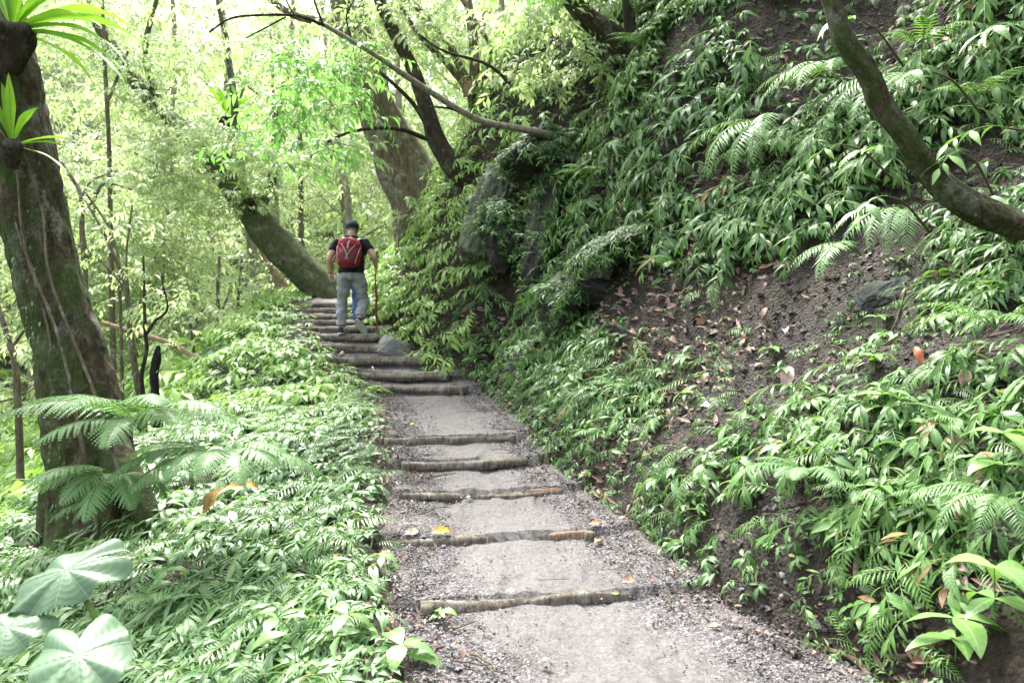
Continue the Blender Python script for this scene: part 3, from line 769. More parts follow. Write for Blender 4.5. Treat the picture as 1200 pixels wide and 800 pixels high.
# single fallen leaves one can point to
FL = [(505, 629, .17, (.5, .33, .03), 20, 'bright yellow fallen leaf on the second log step'), (474, 636, .15, (.4, .37, .28), 40, 'broad pale curled leaf left of the bright yellow leaf'),
      (452, 655, .13, (.42, .33, .04), 100, 'narrow yellow leaf standing at the left path edge'), (690, 618, .13, (.3, .17, .09), 20, 'brown leaf resting on the right end of the second step'),
      (722, 611, .11, (.36, .26, .19), -10, 'pinkish tan leaf at the bank foot above the leaf pile'), (697, 640, .12, (.28, .16, .1), 60, 'curled reddish leaf below the second step\'s right end'),
      (728, 692, .13, (.3, .2, .14), 30, 'flat brown leaf at the right end of the lowest log step'), (760, 695, .1, (.16, .1, .08), 60, 'dark rolled leaf right of the lowest log step'),
      (830, 738, .09, (.4, .45, .22), 0, 'pale green leaf lying alone on the gravel'), (1000, 687, .2, (.45, .34, .23), 50, 'large tan leaf leaning at the foot of the bank'),
      (630, 778, .09, (.1, .085, .05), -30, 'dark narrow leaf near the front of the path'), (545, 586, .08, (.45, .38, .28), 20, 'small tan leaf in front of the third log step'),
      (592, 700, .08, (.22, .2, .18), -20, 'grey leaf just above the lowest log step'), (716, 700, .07, (.25, .27, .12), 10, 'olive leaf beside the flat brown leaf'),
      (566, 445, .1, (.42, .37, .26), 30, 'whitish leaf right of the seventh log step'), (478, 500, .11, (.45, .4, .06), 0, 'yellow leaf on the long tread, left side'),
      (438, 442, .09, (.45, .42, .3), 110, 'cream leaf standing on the seventh log step'), (398, 420, .1, (.46, .43, .36), 60, 'pale leaf upright at the left of the eighth step'),
      (508, 444, .1, (.3, .35, .05), 10, 'green-yellow leaf on the tread above the sixth log'), (862, 420, .2, (.4, .16, .07), 20, 'orange-brown leaf high in the bare soil of the bank'),
      (918, 462, .24, (.38, .27, .22), 70, 'large pinkish dead leaf standing in the middle of the bank'), (905, 492, .2, (.3, .2, .16), -60, 'curled brown leaf hanging below the large pinkish leaf'),
      (722, 358, .2, (.42, .13, .05), 15, 'rust orange leaf at the mouth of the dark hollow'), (1080, 432, .13, (.5, .15, .06), 100, 'vivid orange leaf in the litter under the right fern'),
      (992, 378, .2, (.4, .32, .13), 15, 'yellowish curled leaf on the dark soil of the bank'), (1130, 465, .17, (.42, .28, .2), 80, 'tan leaf standing behind the right-hand seedlings'),
      (1135, 585, .24, (.45, .3, .22), 65, 'big pink-tan leaf between the ferns at the right'), (1118, 552, .22, (.3, .2, .15), 80, 'tall curled brown leaf left of the big pink-tan leaf'),
      (885, 690, .2, (.35, .25, .17), 50, 'tan and grey leaf standing at the gravel edge'), (723, 483, .16, (.36, .2, .14), -30, 'reddish leaf among the low plants of the bank'),
      (668, 468, .13, (.42, .3, .22), -50, 'pale brown leaf in the plants above the gravel corner'), (600, 392, .25, (.42, .34, .06), 30, 'large yellow leaf on the ledge under the rocks'),
      (1075, 315, .2, (.3, .18, .14), 10, 'brown leaf under the curved trunk'), (262, 620, .28, (.42, .26, .05), 10, 'big orange-yellow leaf lying on the left undergrowth'),
      (238, 655, .26, (.48, .3, .1), 60, 'orange dying leaf on the left undergrowth, below the orange-yellow one'), (820, 478, .15, (.36, .27, .27), -70, 'grey-pink leaf on the bare soil strip')]
dm = {}
for k, (px, py, L, c, a, lb) in enumerate(FL):
    pnt = hit(px, py); x, y = pnt[0], pnt[1]
    n = normal(np.array([x]), np.array([y]))[0]
    low = px < 300
    aa = R(a); d = np.array([math.cos(aa), .3, math.sin(aa)]); n2v = n * .6 + np.array([0, -.6, .3])
    onp = py > 430 and 440 < px < 860 and not (780 > px > 655 and py < 560)
    if onp: d = np.array([math.cos(aa), math.sin(aa), .1]); n2v = n
    mb = MB(); mb.add(*xf(leaf(L, L * .4, 10, .35, .8, .42, 1.4, .5, .25, .25), basis(d, n2v)[0], np.zeros(3))[:3])
    o = mb.build('fallen_leaf', dead_mat('dead leaf %d' % k, c))
    o.location = (x, y, height(x, y) + (.02 if not low else .3)); tag(o, lb, 'fallen leaf', 'fallen leaves one by one')

def limb(name, ctrl, mat, parent=None, seg=12, n=24, bump=.12, seed=1, bsc=4.):
    c = smoothpts(ctrl, n); mb = MB(); mb.add(*tubev(c[:, :3], c[:, 3], seg, True, bump, seed, bsc))
    return mb.build(name, mat, parent)
def pl(pts):  # (px, py, Y, diameter px) -> x,y,z,r
    return [(*P(a, b, Y), d / FPX * Y / 2) for a, b, Y, d in pts]
def gl(pts, lift=.01):
    out = []
    for a, b, r in pts:
        h = hit(a, b); out.append((h[0], h[1], h[2] + lift, r))
    return out
for lb, c in (('long bare root crossing the gravel towards the bottom edge', [(930, 752, .008), (965, 762, .014), (1000, 775, .016), (1020, 795, .014)]),
              ('forked brown root running along the foot of the bank', [(1008, 738, .012), (1025, 765, .012), (1060, 772, .013), (1095, 758, .012), (1115, 750, .008)]),
              ('short upright root stub beside the small seedling', [(1022, 728, .012), (1010, 742, .013), (1003, 755, .014)])):
    tag(limb('root', gl(c), M['root'], seg=8, bump=.2), lb, 'root', 'bare roots at the lower right')
for k, (lb, c) in enumerate((('pale twig on the ground beside the cut end of the lowest log', [(492, 768, .004), (520, 762, .007)]), ('thin dark twig lying on the lower gravel', [(585, 762, .002), (608, 776, .002)]),
              ('forked dark twig on the gravel left of the lowest tread', [(530, 742, .003), (556, 732, .004)]), ('fine twig on the tread above the lowest log', [(630, 683, .002), (668, 682, .002)]),
              ('thick dead stick slanting down the bare bank', [(805, 448, .012), (780, 470, .014), (768, 478, .01)]), ('pale twig on the bank foot near the flat stone', [(958, 746, .003), (985, 726, .003)]),
              ('brown dead stalk hanging on the bank below the ferns', [(1060, 345, .006), (1050, 380, .005), (1040, 398, .004)]))):
    tag(limb('twig', gl(c, .02), M['woodstem'], seg=6, n=10, bump=.1), lb, 'twig', 'twigs lying about')

# ------------------------------------------------------------------ undergrowth masses
SH = [shoot(9 + k % 4, .24 + .05 * (k % 4), .075 + .018 * (k % 3), .018 + .0035 * (k % 3), 62 - 9 * (k % 3), -18 - 8 * (k % 2), 4, 50 + 5 * (k % 3), k) for k in range(10)]
SHW = [shoot(8, .22, .1, .034, 60, -10, 4, 60, 90 + k) for k in range(2)] + [rosette(6 + k, .1, .028 + .004 * k, .07, 95 + k, 4) for k in range(4)]
SHX = SH + SHW
SFR = [frond(.36 + .03 * k, 14, .085, False, 7 + k, 50 - 6 * k, -30 - 12 * k, 2, .0125) for k in range(4)]
SHf = [shoot(9, .32, .1, .034, 55, -18, 2, 58, 20 + k) for k in range(5)]
def clump(mb, tpls, x, y, scale, jit=.7, up=.35, lift=-.01, out=1.0, bright=None, dirb=(0, 0)):
    n = normal(x, y, .12); N = len(x)
    down = np.stack([n[:, 0], n[:, 1]], -1) + np.array(dirb); an = np.arctan2(down[:, 1], down[:, 0]) + rng.normal(0, jit, N)
    z = height(x, y)
    h = np.stack([np.cos(an), np.sin(an), np.zeros(N)], -1)
    zz = n * (1 - up) + np.array([0, 0, 1]) * up
    h = h - zz * np.sum(h * zz, 1, keepdims=True) / np.sum(zz * zz, 1, keepdims=True)
    B = basis(h, zz)
    rnd = np.clip(.48 + .28 * n2(x, y, 1.1, 2, 55) + rng.normal(0, .22, N), 0, .97) if bright is None else np.clip(bright + rng.normal(0, .18, N), 0, 1)
    K = len(tpls)
    for k in range(K):
        s = slice(k, N, K)
        scatter(mb, tpls[k], B[s], np.stack([x[s], y[s], z[s] + lift], -1) + n[s] * .01, scale[s], rnd[s])
# left shoulder
lu = MB()
N = 4300
y = 1.7 + 11.5 * rng.random(N) ** 1.25
D = np.interp(y, DY, DD)
d = .04 + (D + .9) * rng.random(N) ** .9
x = np.interp(y, EY, EL) - d
k = (n2(x, y, 1.3, 2, 60) + rng.normal(0, .3, N) > -.45) & (np.hypot(x + 3.15, (y - 6)) > .5) & ~((y < 2.3) & (x > -.9))
x, y, d = x[k], y[k], d[k]
clump(lu, SHX, x, y, (.65 + .6 * rng.random(len(x))) * (.45 + .65 * sstep(0, .35, d)), .75, .4, dirb=(-.15, -.3))
for (nn, ya, yb, S_, s0, s1_) in ((2600, 1.5, 4.6, SHX, .7, 1.15), (1100, 1.6, 9, SHW, .8, 1.5), (1500, 1.8, 10, SFR, .7, 1.4), (2200, 2, 9, SHf, .25, .6)):
    y = ya + (yb - ya) * rng.random(nn); d = .06 + (np.interp(y, DY, DD) + .6) * rng.random(nn); x = np.interp(y, EY, EL) - d
    k = (np.hypot(x + 3.15, (y - 6)) > .5); x, y, d = x[k], y[k], d[k]
    clump(lu, S_, x, y, (s0 + (s1_ - s0) * rng.random(len(x))) * (.45 + .65 * sstep(0, .35, d)), 1.0, .45, dirb=(-.15, -.3))
N = 150; a = rng.uniform(-2.6, .1, N); r_ = .42 + .35 * rng.random(N); clump(lu, SHX + SFR, -3.2 + np.cos(a) * r_, 5.95 + np.sin(a) * r_, .8 + .7 * rng.random(N), .8, .7, dirb=(-.1, -.6))
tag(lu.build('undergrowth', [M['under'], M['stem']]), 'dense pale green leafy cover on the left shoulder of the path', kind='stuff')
# right bank
bu = MB()
N = 13500
y = 2.8 + 8.2 * rng.random(N) ** .9
d = .06 + 6.4 * rng.random(N)
x = np.interp(y, EY, ER) + d
z = height(x, y)
vis = (x < .72 * y + .5) & (z < 1.6 + y * .5)
x, y, d, z = x[vis], y[vis], d[vis], z[vis]
# bare strip of soil that runs up the bank, from photo: crossing the middle right
s1 = (x / np.maximum(y, .1)) * FPX + 600; s2 = 400 - ((z - 1.6) / y + .035) * FPX
soil = np.exp(-(((s1 - 1010) / 190) ** 2 + ((s2 - 365) / 90) ** 2)) * 1.6 + np.exp(-(((s1 - 860) / 70) ** 2 + ((s2 - 455) / 70) ** 2)) * 1.2 + np.exp(-(((s1 - 800) / 60) ** 2 + ((s2 - 560) / 50) ** 2)) * .9
holl = np.exp(-(((s1 - 720) / 45) ** 2 + ((s2 - 335) / 38) ** 2)) * 2.2 + np.exp(-(((s1 - 590) / 40) ** 2 + ((s2 - 250) / 75) ** 2)) * 2
lowr = sstep(800, 900, s1) * sstep(470, 560, s2) * .35 + sstep(1.0, 0, d) * sstep(6.5, 4.5, y) * .6
upb = sstep(300, 200, s2) * .55
k = (n2(x, y, 1.0, 3, 61) * .9 + upb * n2(x, y, 2.2, 2, 62) * 1.2 + rng.normal(0, .2, len(x)) > -.62 + soil * 1.0 + holl + lowr + upb * 1.12 + 1.3 * np.exp(-(((s1 - 1150) / 75) ** 2 + ((s2 - 195) / 60) ** 2)) + .8 * np.exp(-(((s1 - 830) / 60) ** 2 + ((s2 - 350) / 45) ** 2)))
x, y, d = x[k], y[k], d[k]
ub = sstep(330, 220, s2[k])
clump(bu, SHX, x, y, (.55 + .75 * rng.random(len(x)) ** 1.3) * (1 + .45 * ub) * (.55 + .5 * sstep(0, .5, d)), .6, .35, dirb=(-.3, -.25))
for (nn, S_, s0, s1_) in ((2600, SHW, .6, 1.4), (2300, SFR, .6, 1.2)):
    y = 3.2 + 8 * rng.random(nn); d = .1 + 5.5 * rng.random(nn) ** 1.2; x = np.interp(y, EY, ER) + d; z = height(x, y)
    a1 = (x / y) * FPX + 600; a2 = 400 - ((z - 1.6) / y + .035) * FPX
    so_ = 1.2 * np.exp(-(((a1 - 1150) / 75) ** 2 + ((a2 - 195) / 60) ** 2)) + np.exp(-(((a1 - 1010) / 190) ** 2 + ((a2 - 365) / 90) ** 2)) * 1.2 + np.exp(-(((a1 - 720) / 45) ** 2 + ((a2 - 335) / 38) ** 2)) * 2.2
    k = (x < .72 * y + .5) & (n2(x, y, 1.4, 3, 66) + rng.normal(0, .3, nn) > -.2 + so_); x, y, d = x[k], y[k], d[k]
    clump(bu, S_, x, y, (s0 + (s1_ - s0) * rng.random(len(x))) * (.5 + .5 * sstep(0, .4, d)), .9, .4, dirb=(-.3, -.25))
# tiny ground plants
N = 6500
y = 3.0 + 9 * rng.random(N); x = np.interp(y, EY, ER) + .02 + 4.2 * rng.random(N) ** 1.2
k = n2(x, y, 1.8, 3, 71) + rng.normal(0, .25, N) > .1
x, y = x[k], y[k]
clump(bu, SHf, x, y, .18 + .3 * rng.random(len(x)), 1.5, .5)
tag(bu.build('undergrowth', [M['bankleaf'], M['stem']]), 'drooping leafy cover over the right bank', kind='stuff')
# bright bank right of the hiker and beyond
fu = MB()
N = 9000
y = rng.uniform(10.9, 24, N) ; x = np.interp(y, EY, ER) + rng.uniform(.05, 5.5, N)
clump(fu, SHf, x, y, rng.uniform(.9, 1.6, N), .9, .5, bright=.75, dirb=(-.2, -.3))
N = 5200
y = rng.uniform(9.5, 26, N); dd = rng.uniform(0.05, 7, N); x = np.interp(y, EY, EL) - dd
clump(fu, SHf, x, y, rng.uniform(1.0, 2.0, N) * (.5 + .5 * sstep(0, .8, dd)), 1.2, .6, bright=.7)
N = 6500
y = rng.uniform(6, 45, N); x = -rng.uniform(3.5, 24, N)
k = x < np.interp(y, EY, EL) - np.interp(y, DY, DD) - .3
x, y = x[k], y[k]
clump(fu, SHf, x, y, rng.uniform(1.8, 4, len(x)), 2, .8, bright=.7)
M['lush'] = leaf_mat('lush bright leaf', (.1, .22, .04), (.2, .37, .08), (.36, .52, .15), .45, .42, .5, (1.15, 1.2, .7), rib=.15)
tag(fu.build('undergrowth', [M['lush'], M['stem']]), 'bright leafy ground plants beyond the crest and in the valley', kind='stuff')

# ------------------------------------------------------------------ ferns (things with fronds)
FR = {}
for k in range(4):
    for nm, args in (('long', dict(L=.8, pairs=21, wid=.15, el0=40, el1=-62, pw=.0125, seg=4)), ('lace', dict(L=.62, pairs=19, wid=.17, bi=True, el0=48, el1=-30, pw=.0155)),
                     ('soft', dict(L=.5, pairs=16, wid=.11, el0=52, el1=-30, pw=.0125, seg=4))):
        mb = MB(); v, q, a, m = frond(seed=k, **args); mb.add(v, q, a, m); FR[nm, k] = mb.mesh('frond', [M['fern'], M['stem']])
def fern(label, p, kind, n, size, az=None, spread=6.28, tilt=0., group='ferns', mat=None):
    t = thing('fern', label, 'fern', p, group)
    for i in range(n):
        o = link('frond', FR[kind, int(rng.integers(4))], t)
        a = (i / n) * 6.283 + rng.uniform(-.3, .3) if az is None else az + spread * ((i + .5) / n - .5) + rng.uniform(-.1, .1)
        s = size * rng.uniform(.8, 1.12)
        o.rotation_euler = (rng.uniform(-.2, .2), rng.uniform(-.2, .15) + tilt, a); o.scale = (s, s, s); o.location = (0, 0, 0)
    return t
def gp(px, py, lift=0.):
    h = hit(px, py); return h + np.array([0, 0, lift])
def gp2(px, py):
    h = hit(px, py); o = np.array([0, 0, CAMZ]); return o + (h - o) * .965
fern('arching lacy fern covering the foot of the big mossy trunk', P(165, 505, 5.2) , 'lace', 12, 1.3, -1.6, 4.2)
fern('second lacy fern hanging left over the trunk foot', P(140, 560, 5.2), 'lace', 8, 1.0, -1.9, 3.0, .25)
fern('pale feathery fern right of the mossy trunk foot', P(262, 540, 5.1), 'lace', 10, 1.2, -1.6, 3.6, .15)
fern('small drooping fern on the dark gap beneath the trunk foot', P(118, 590, 5.0), 'soft', 4, .7, -2., 1.6, .4)
fern('small fern in the leaves between the two taro leaves', gp(120, 720, .25), 'soft', 4, .55, -2.6, 2.)
fern('low fern at the lower middle of the left leafy slope', gp(185, 735, .15), 'soft', 5, .6, -2.4, 3.)
fern('fern with long fronds drooping in front of the dark rock', gp2(985, 95), 'long', 6, 1.35, -2.75, 1.5, .1)
fern('fern hanging lowest, left of the dark jutting rock', gp2(905, 150), 'long', 6, 1.3, -2.6, 1.4, .35)
fern('fern with pale stiff fronds right of the long drooping pair', gp2(1060, 110), 'long', 5, 1.2, -2.5, 1.2, .2)
fern('fern hanging from the bank top left of the dark gap', gp2(775, -10), 'long', 5, 1.6, -2.5, 1.6, .4)
fern('fern on the bare slope pointing left beneath the curved trunk', gp2(1010, 300), 'long', 5, .95, -2.8, 1.1, .1)
fern('fern on the bare slope with fronds curving down, beside the litter', gp2(1060, 255), 'long', 5, 1.0, -2.5, 1.3, .2)
fern('small fern on the mid bank right above the rust orange leaf', gp(790, 330, .1), 'soft', 4, .9, -2.7, 2.)
fern('light green fern low on the bank above the gravel, with a yellow frond', gp(945, 590, .15), 'lace', 6, .62, -2.3, 3.2)
fern('fern beside the yellow-fronded one, right and slightly lower', gp(1010, 610, .12), 'soft', 5, .6, -2.2, 3.)
fern('spreading fern at the right edge above the broad leaves', gp(1170, 655, .25), 'long', 6, .55, -2.6, 3.2)
fern('fern with even pale fronds left of the spreading right-edge fern', gp(1105, 640, .2), 'soft', 6, .65, -2.4, 3.2)
fern('fern with raised fronds at the right edge below the litter', gp(1165, 430, .2), 'soft', 6, .9, -2.5, 3.)
fern('young fern near the middle seedlings of the lower bank', gp(895, 520, .1), 'soft', 5, .6, None)
fern('small ladder-like fern upright among the right seedlings', gp(1075, 520, .05), 'soft', 4, .6, -1.2, 2)
fern('fern in the low plants just above the middle gravel edge', gp(730, 470, .08), 'soft', 5, .75, -2.4, 3)
fern('fern low on the bank between the second and third log steps', gp(700, 520, .05), 'soft', 5, .65, -2.4, 3)
fern('fern at the bank top behind the leaning dark branch', gp2(760, 60), 'soft', 5, 1.4, -2.2, 2.5)
fern('fern high on the bank below the top right corner', gp2(1080, 60), 'soft', 5, 1.2, -2.2, 2.5)
fern('fern above the frame-right end of the curved trunk', gp2(1150, 120), 'soft', 5, 1.1, -2.4, 2.8)
fern('fern in the shade right of the upright mossy rock', gp2(690, 210), 'soft', 5, 1.1, -2.3, 2.5)
fern('fern growing over the mossy rock face by the long tread', gp(650, 410, .05), 'soft', 5, .85, -2.4, 2.8)
fern('fern on the crest left of the steep steps', gp(300, 425, .1), 'soft', 6, .95, None)
fern('fern on the shoulder midway between trunk and path', gp(330, 560, .2), 'soft', 6, .8, -2.6, 3.6)

# ------------------------------------------------------------------ broad leaf seedlings
BL = []
for k in range(4):
    mb = MB(); v, q, a, m = leaf(.16, .062 + .008 * k, 8, .18, .7 + .2 * k, .42, 1.5, .35 + .1 * k, .06); mb.add(v, q, a, m); BL.append(mb.mesh('leaf', [M['broad'], M['stem']]))
def seedling(label, p, n, size, h=.12, group='broad-leaved seedlings', lean=(-.1, -.15)):
    t = thing('seedling', label, 'seedling', p, group)
    top = np.array([lean[0] * h * 3, lean[1] * h * 3, h])
    c = smoothpts([(0, 0, -.03, .004), (top[0] * .3, top[1] * .3, h * .6, .003), (*top, .002)], 8)
    mb = MB(); mb.add(*tubev(c[:, :3], c[:, 3], 5, False)); mb.build('stem', M['stem'], t)
    for i in range(n):
        f = 1 - .5 * (i // 4) / max(1, (n - 1) // 4) if n > 4 else 1
        o = link('leaf', BL[int(rng.integers(4))], t)
        o.location = tuple(top * f); s = size * rng.uniform(.8, 1.15)
        o.rotation_euler = (rng.uniform(-.25, .25), rng.uniform(-.35, .05), i * 2.4 + rng.uniform(-.3, .3)); o.scale = (s, s, s)
    return t
SD = [(1120, 770, 8, 1.35, .2, 'large broad-leaved plant filling the bottom right corner'), (1165, 735, 7, 1.2, .28, 'broad-leaved plant above the bottom right corner one'),
      (1030, 590, 6, .95, .1, 'bright seedling above the mossy foot of the bank'), (1175, 580, 7, 1.35, .3, 'large seedling with long leaves at the right edge, mid height'),
      (1010, 735, 4, .55, .03, 'tiny seedling on the gravel beside the root stub'), (868, 585, 6, .8, .1, 'seedling with pointed leaves hanging over the gravel edge'),
      (820, 610, 6, .75, .08, 'leafy seedling at the lowest tip of the bank plants'), (1035, 490, 6, 1.1, .14, 'pale seedling with one wide hanging leaf mid bank'),
      (975, 515, 5, 1.0, .12, 'seedling with narrow leaves left of the wide-leaved one'), (1025, 435, 4, 1.0, .1, 'lone seedling in the litter on the bare slope'),
      (1110, 375, 5, 1.0, .1, 'small star-shaped seedling under the right litter'), (1030, 385, 4, .9, .08, 'dark green seedling on the bare soil below the fern'),
      (1165, 345, 5, .9, .08, 'seedling near the right edge under the curved trunk'), (1100, 335, 6, .95, .1, 'blue-green seedling just under the curved trunk'),
      (905, 420, 5, .8, .08, 'small seedling at the edge of the bare soil strip'), (1080, 620, 6, .9, .12, 'seedling between the ferns of the lower right'),
      (850, 540, 5, .8, .1, 'seedling halfway up the low bank above the gravel'), (480, 775, 6, 1.25, .1, 'glossy seedling at the left path edge by the bottom'),
      (520, 725, 5, .6, .05, 'little seedling by the cut end of the lowest log'), (455, 668, 6, .8, .1, 'seedling hanging over the path left of the second tread'),
      (420, 745, 6, 1.1, .14, 'seedling with oval leaves, left of the glossy path-edge one'), (345, 760, 7, 1.2, .2, 'broad seedling near the bottom of the left slope'),
      (215, 700, 6, 1.2, .2, 'seedling with rounded leaves amid the left slope'), (205, 610, 6, 1.1, .15, 'leafy seedling in front of the mossy trunk\'s right root'),
      (690, 560, 5, .6, .06, 'low seedling on the gravel corner right of the third step'), (790, 640, 5, .55, .05, 'small seedling at the bank foot by the leaf pile'),
      (1060, 545, 6, .9, .12, 'mid green seedling beside the ladder-like fern'), (960, 470, 5, .8, .1, 'thin seedling at the foot of the bare soil'),
      (640, 520, 5, .6, .05, 'seedling overhanging the gravel by the fifth log'), (560, 425, 6, .9, .06, 'pale seedling at the bank foot by the seventh log')]
for (px, py, n, s, h, lb) in SD:
    seedling(lb, gp(px, py), n, s, h)
# sprigs hanging before the curved trunk
SL = [spray(7, .5, .17, .055, 6, k) for k in range(3)]
def sprig(label, p, az, size, k=0, el=.0, mat='broad', name='leafy_branch'):
    t = thing(name, label, 'leafy branch', p, 'leafy branches reaching out of the bank')
    mb = MB(); v, q, a, m = SL[k]; mb.add(v, q, a, m)
    me = mb.mesh('foliage', [M[mat], M['stem']])
    ve, qe, ae, me_i = me, None, None, None
    o = link('foliage', me, t); o.rotation_euler = (0, el, az); o.scale = (size,) * 3
    c = smoothpts([(0, 0, 0, .006), tuple(np.array([-math.cos(az) * .25, -math.sin(az) * .25, -.03])) + (.008,), tuple(np.array([-math.cos(az) * .6, -math.sin(az) * .6, -.2])) + (.01,)], 8)
    mb = MB(); mb.add(*tubev(c[:, :3], c[:, 3], 6)); mb.build('twig', M['woodstem'], t)
for k, (px, py, Y, az, s, el, lb) in enumerate([(1095, 85, 5.4, -2.6, .9, .1, 'leafy branch crossing the curved trunk near its top'), (1130, 180, 5.0, -2.4, 1.0, .15, 'leafy branch with hanging oval leaves before the curved trunk'),
        (1050, 175, 5.6, -2.8, .9, .0, 'leafy branch pointing left over the dark rock'), (1040, 230, 5.2, -2.5, .95, .25, 'leafy branch drooping below the curved trunk\'s bend'),
        (1180, 150, 4.6, -2.9, .9, .1, 'leafy branch at the right edge above the curved trunk'), (1010, 25, 5.6, -2.5, .9, .1, 'leafy branch beside the top of the curved trunk'),
        (1190, 30, 5.4, -2.6, 1.0, .2, 'leafy branch in the top right corner'), (990, 170, 5.8, -2.6, .8, .2, 'leafy branch below the stiff pale fern fronds')]):
    sprig(lb, P(px, py, Y), az, s, k % 3, el)

# ------------------------------------------------------------------ taro
def taro_leaf(Lw, Wd, seed):
    r = np.random.default_rng(seed)
    nr, na = 16, 96; v = []; a = []
    for i in range(nr + 1):
        for j in range(na):
            th = j / na * 6.283
            # heart outline: notch at th = pi
            rr = 1 - .55 * math.exp(-((abs(th - math.pi)) / .2) ** 2) + .22 * math.exp(-((abs(abs(th - math.pi) - .55)) / .35) ** 2) + .18 * math.exp(-(min(th, 6.283 - th) / .25) ** 2)
            rr *= (1 + .015 * math.sin(th * 9 + seed))
            t = i / nr * rr
            x, y = t * math.cos(th) * Lw, t * math.sin(th) * Wd
            z = -.25 * t * t * Lw + .035 * math.sin(th * 7 + seed) * t * t * Lw * 2 + .05 * abs(math.sin(th * 5.5)) * t * Lw
            v.append((x, y, z)); a.append((math.sin(th * 5.5), t, .5))
    q = [(i * na + j, i * na + (j + 1) % na, (i + 1) * na + (j + 1) % na, (i + 1) * na + j)[::-1] for i in range(nr) for j in range(na)]
    return np.array(v), np.array(q), np.array(a), np.zeros(len(q), int)
def taro(label, base, leaves):
    t = thing('taro_plant', label, 'taro plant', base, 'taro plants at the lower left')
    for k, (c, d, up, L, W) in enumerate(leaves):
        c = np.array(c) - base
        mb = MB(); mb.add(*xf(taro_leaf(L, W, k), basis(d, up)[0], c)[:3]); mb.build('leaf', M['taro'], t)
        s = smoothpts([(0, 0, -.1, .014), (c[0] * .35, c[1] * .35, c[2] * .7 + .02, .012), (*(c + np.array([0, 0, -.004])), .007)], 14)
        mb = MB(); mb.add(*tubev(s[:, :3], s[:, 3], 8)); mb.build('stalk', M['stem'], t)
b1 = P(150, 790, 2.5)
b1[2] = height(b1[0], b1[1])
taro('taro plant with two huge pale leaves tilted above the undergrowth', b1, [
    (P(78, 668, 2.55), (-.75, -.5, -.35), (.15, -.3, .9), .17, .125), (P(92, 768, 2.1), (.35, -.65, -.35), (.05, -.5, .85), .15, .13)])
b2 = P(-40, 800, 2.6); b2[2] = height(b2[0], b2[1])
taro('taro plant cut by the left frame edge, one pale leaf showing', b2, [(P(8, 735, 2.4), (-.6, -.5, -.3), (.1, -.3, .9), .12, .1)])

# ------------------------------------------------------------------ nest ferns
def strap_leaf(L, W, droop, seed, curl=.0):
    return leaf(L, W, 14, .25, droop, .5, 1.8, .2 + .6 * np.random.default_rng(seed).random(), .12, curl)
def nest_fern(label, p, size, n=14, az0=0, fans=None, group='nest ferns growing on trunks', rootmass=True, el=55):
    t = thing('nest_fern', label, 'nest fern', p, group)
    r = np.random.default_rng(int(abs(p[0] * 100)) + n)
    for i in range(n):
        mb = MB()
        L = size * r.uniform(.75, 1.15); a = az0 + i * 2.4 + r.uniform(-.2, .2); e = R(r.uniform(15, el + 20)) if fans is None else R(fans[i][1])
        if fans is not None: a = R(fans[i][0]); L = size * fans[i][2]
        d = np.array([math.cos(a) * math.cos(e), math.sin(a) * math.cos(e), math.sin(e)])
        up = np.array([-math.cos(a) * math.sin(e), -math.sin(a) * math.sin(e), math.cos(e)])
        lv = strap_leaf(L, size * .13, r.uniform(.7, 1.5) if e < 1.1 else .35, i)
        mb.add(*xf(lv, basis(d, up)[0], d * .03)[:3]); mb.build('frond', M['nest'], t)
    if rootmass:
        mb = MB()
        for k in range(1):
            c = smoothpts([(0, 0, .05, size * .1), (0, 0, 0, size * .16), (0, .0, -.1 * size, size * .13), (.0, 0, -.3 * size, size * .05)], 10)
            mb.add(*tubev(c[:, :3], c[:, 3], 14, True, .5, 5, 16))
        mb.build('root_mass', M['bark_dark'], t)
    return t

# ------------------------------------------------------------------ big mossy tree at the left
def branch_pts(p0, d, L, r0, r, bend=.25, n=6):
    pts = [(*p0, r0)]; p = np.array(p0, float); d = np.array(d, float); d /= np.linalg.norm(d)
    for i in range(1, n):
        d = d + r.normal(0, bend, 3) * .35 + np.array([0, 0, .03]); d /= np.linalg.norm(d)
        p = p + d * L / (n - 1); pts.append((*p, r0 * (1 - .8 * i / (n - 1))))
    return pts
SPT = [spray(9, .45, .12, .044, 2, 40 + k) for k in range(5)]
SPN = [spray(10, .5, .15, .05, 4, 60 + k) for k in range(5)]
def leafmass(mb, centres, per, spread, scale=(.8, 1.3), tp=SPT, flat=.6, seed=0, bright=.5):
    r = np.random.default_rng(seed); C = np.repeat(np.asarray(centres), per, 0); N = len(C)
    off = r.normal(0, 1, (N, 3)); off /= np.linalg.norm(off, axis=1, keepdims=True); off *= (r.random(N) ** .5)[:, None] * spread
    off[:, 2] *= flat
    p = C + off; a = np.arctan2(off[:, 1], off[:, 0]) + r.normal(0, .7, N)
    x = np.stack([np.cos(a), np.sin(a), r.normal(-.1, .25, N)], -1); z = np.stack([r.normal(0, .25, N), r.normal(0, .25, N), np.ones(N)], -1)
    B = basis(x, z); K = len(tp)
    cb = np.repeat(r.normal(0, .24, len(centres)), per)
    rnd = np.clip(bright + cb + r.normal(0, .15, N), 0, 1)
    for k in range(K):
        s = slice(k, N, K); scatter(mb, tp[k], B[s], p[s], r.uniform(*scale, len(p[s])), rnd[s])
gt = P(118, 612, 6.0); 
G = thing('mossy_tree', 'big leaning mossy tree with a nest fern at the left edge', 'tree', (0, 0, 0))
ctrl = pl([(118, 640, 6.0, 120), (112, 590, 6.0, 100), (104, 530, 6.0, 90), (94, 470, 6.0, 84), (78, 400, 6.0, 76), (50, 300, 6.0, 68), (28, 200, 6.0, 74), (4, 100, 6.0, 78), (-12, 20, 6.0, 70), (-45, -120, 6.1, 62), (-75, -300, 6.3, 52)])
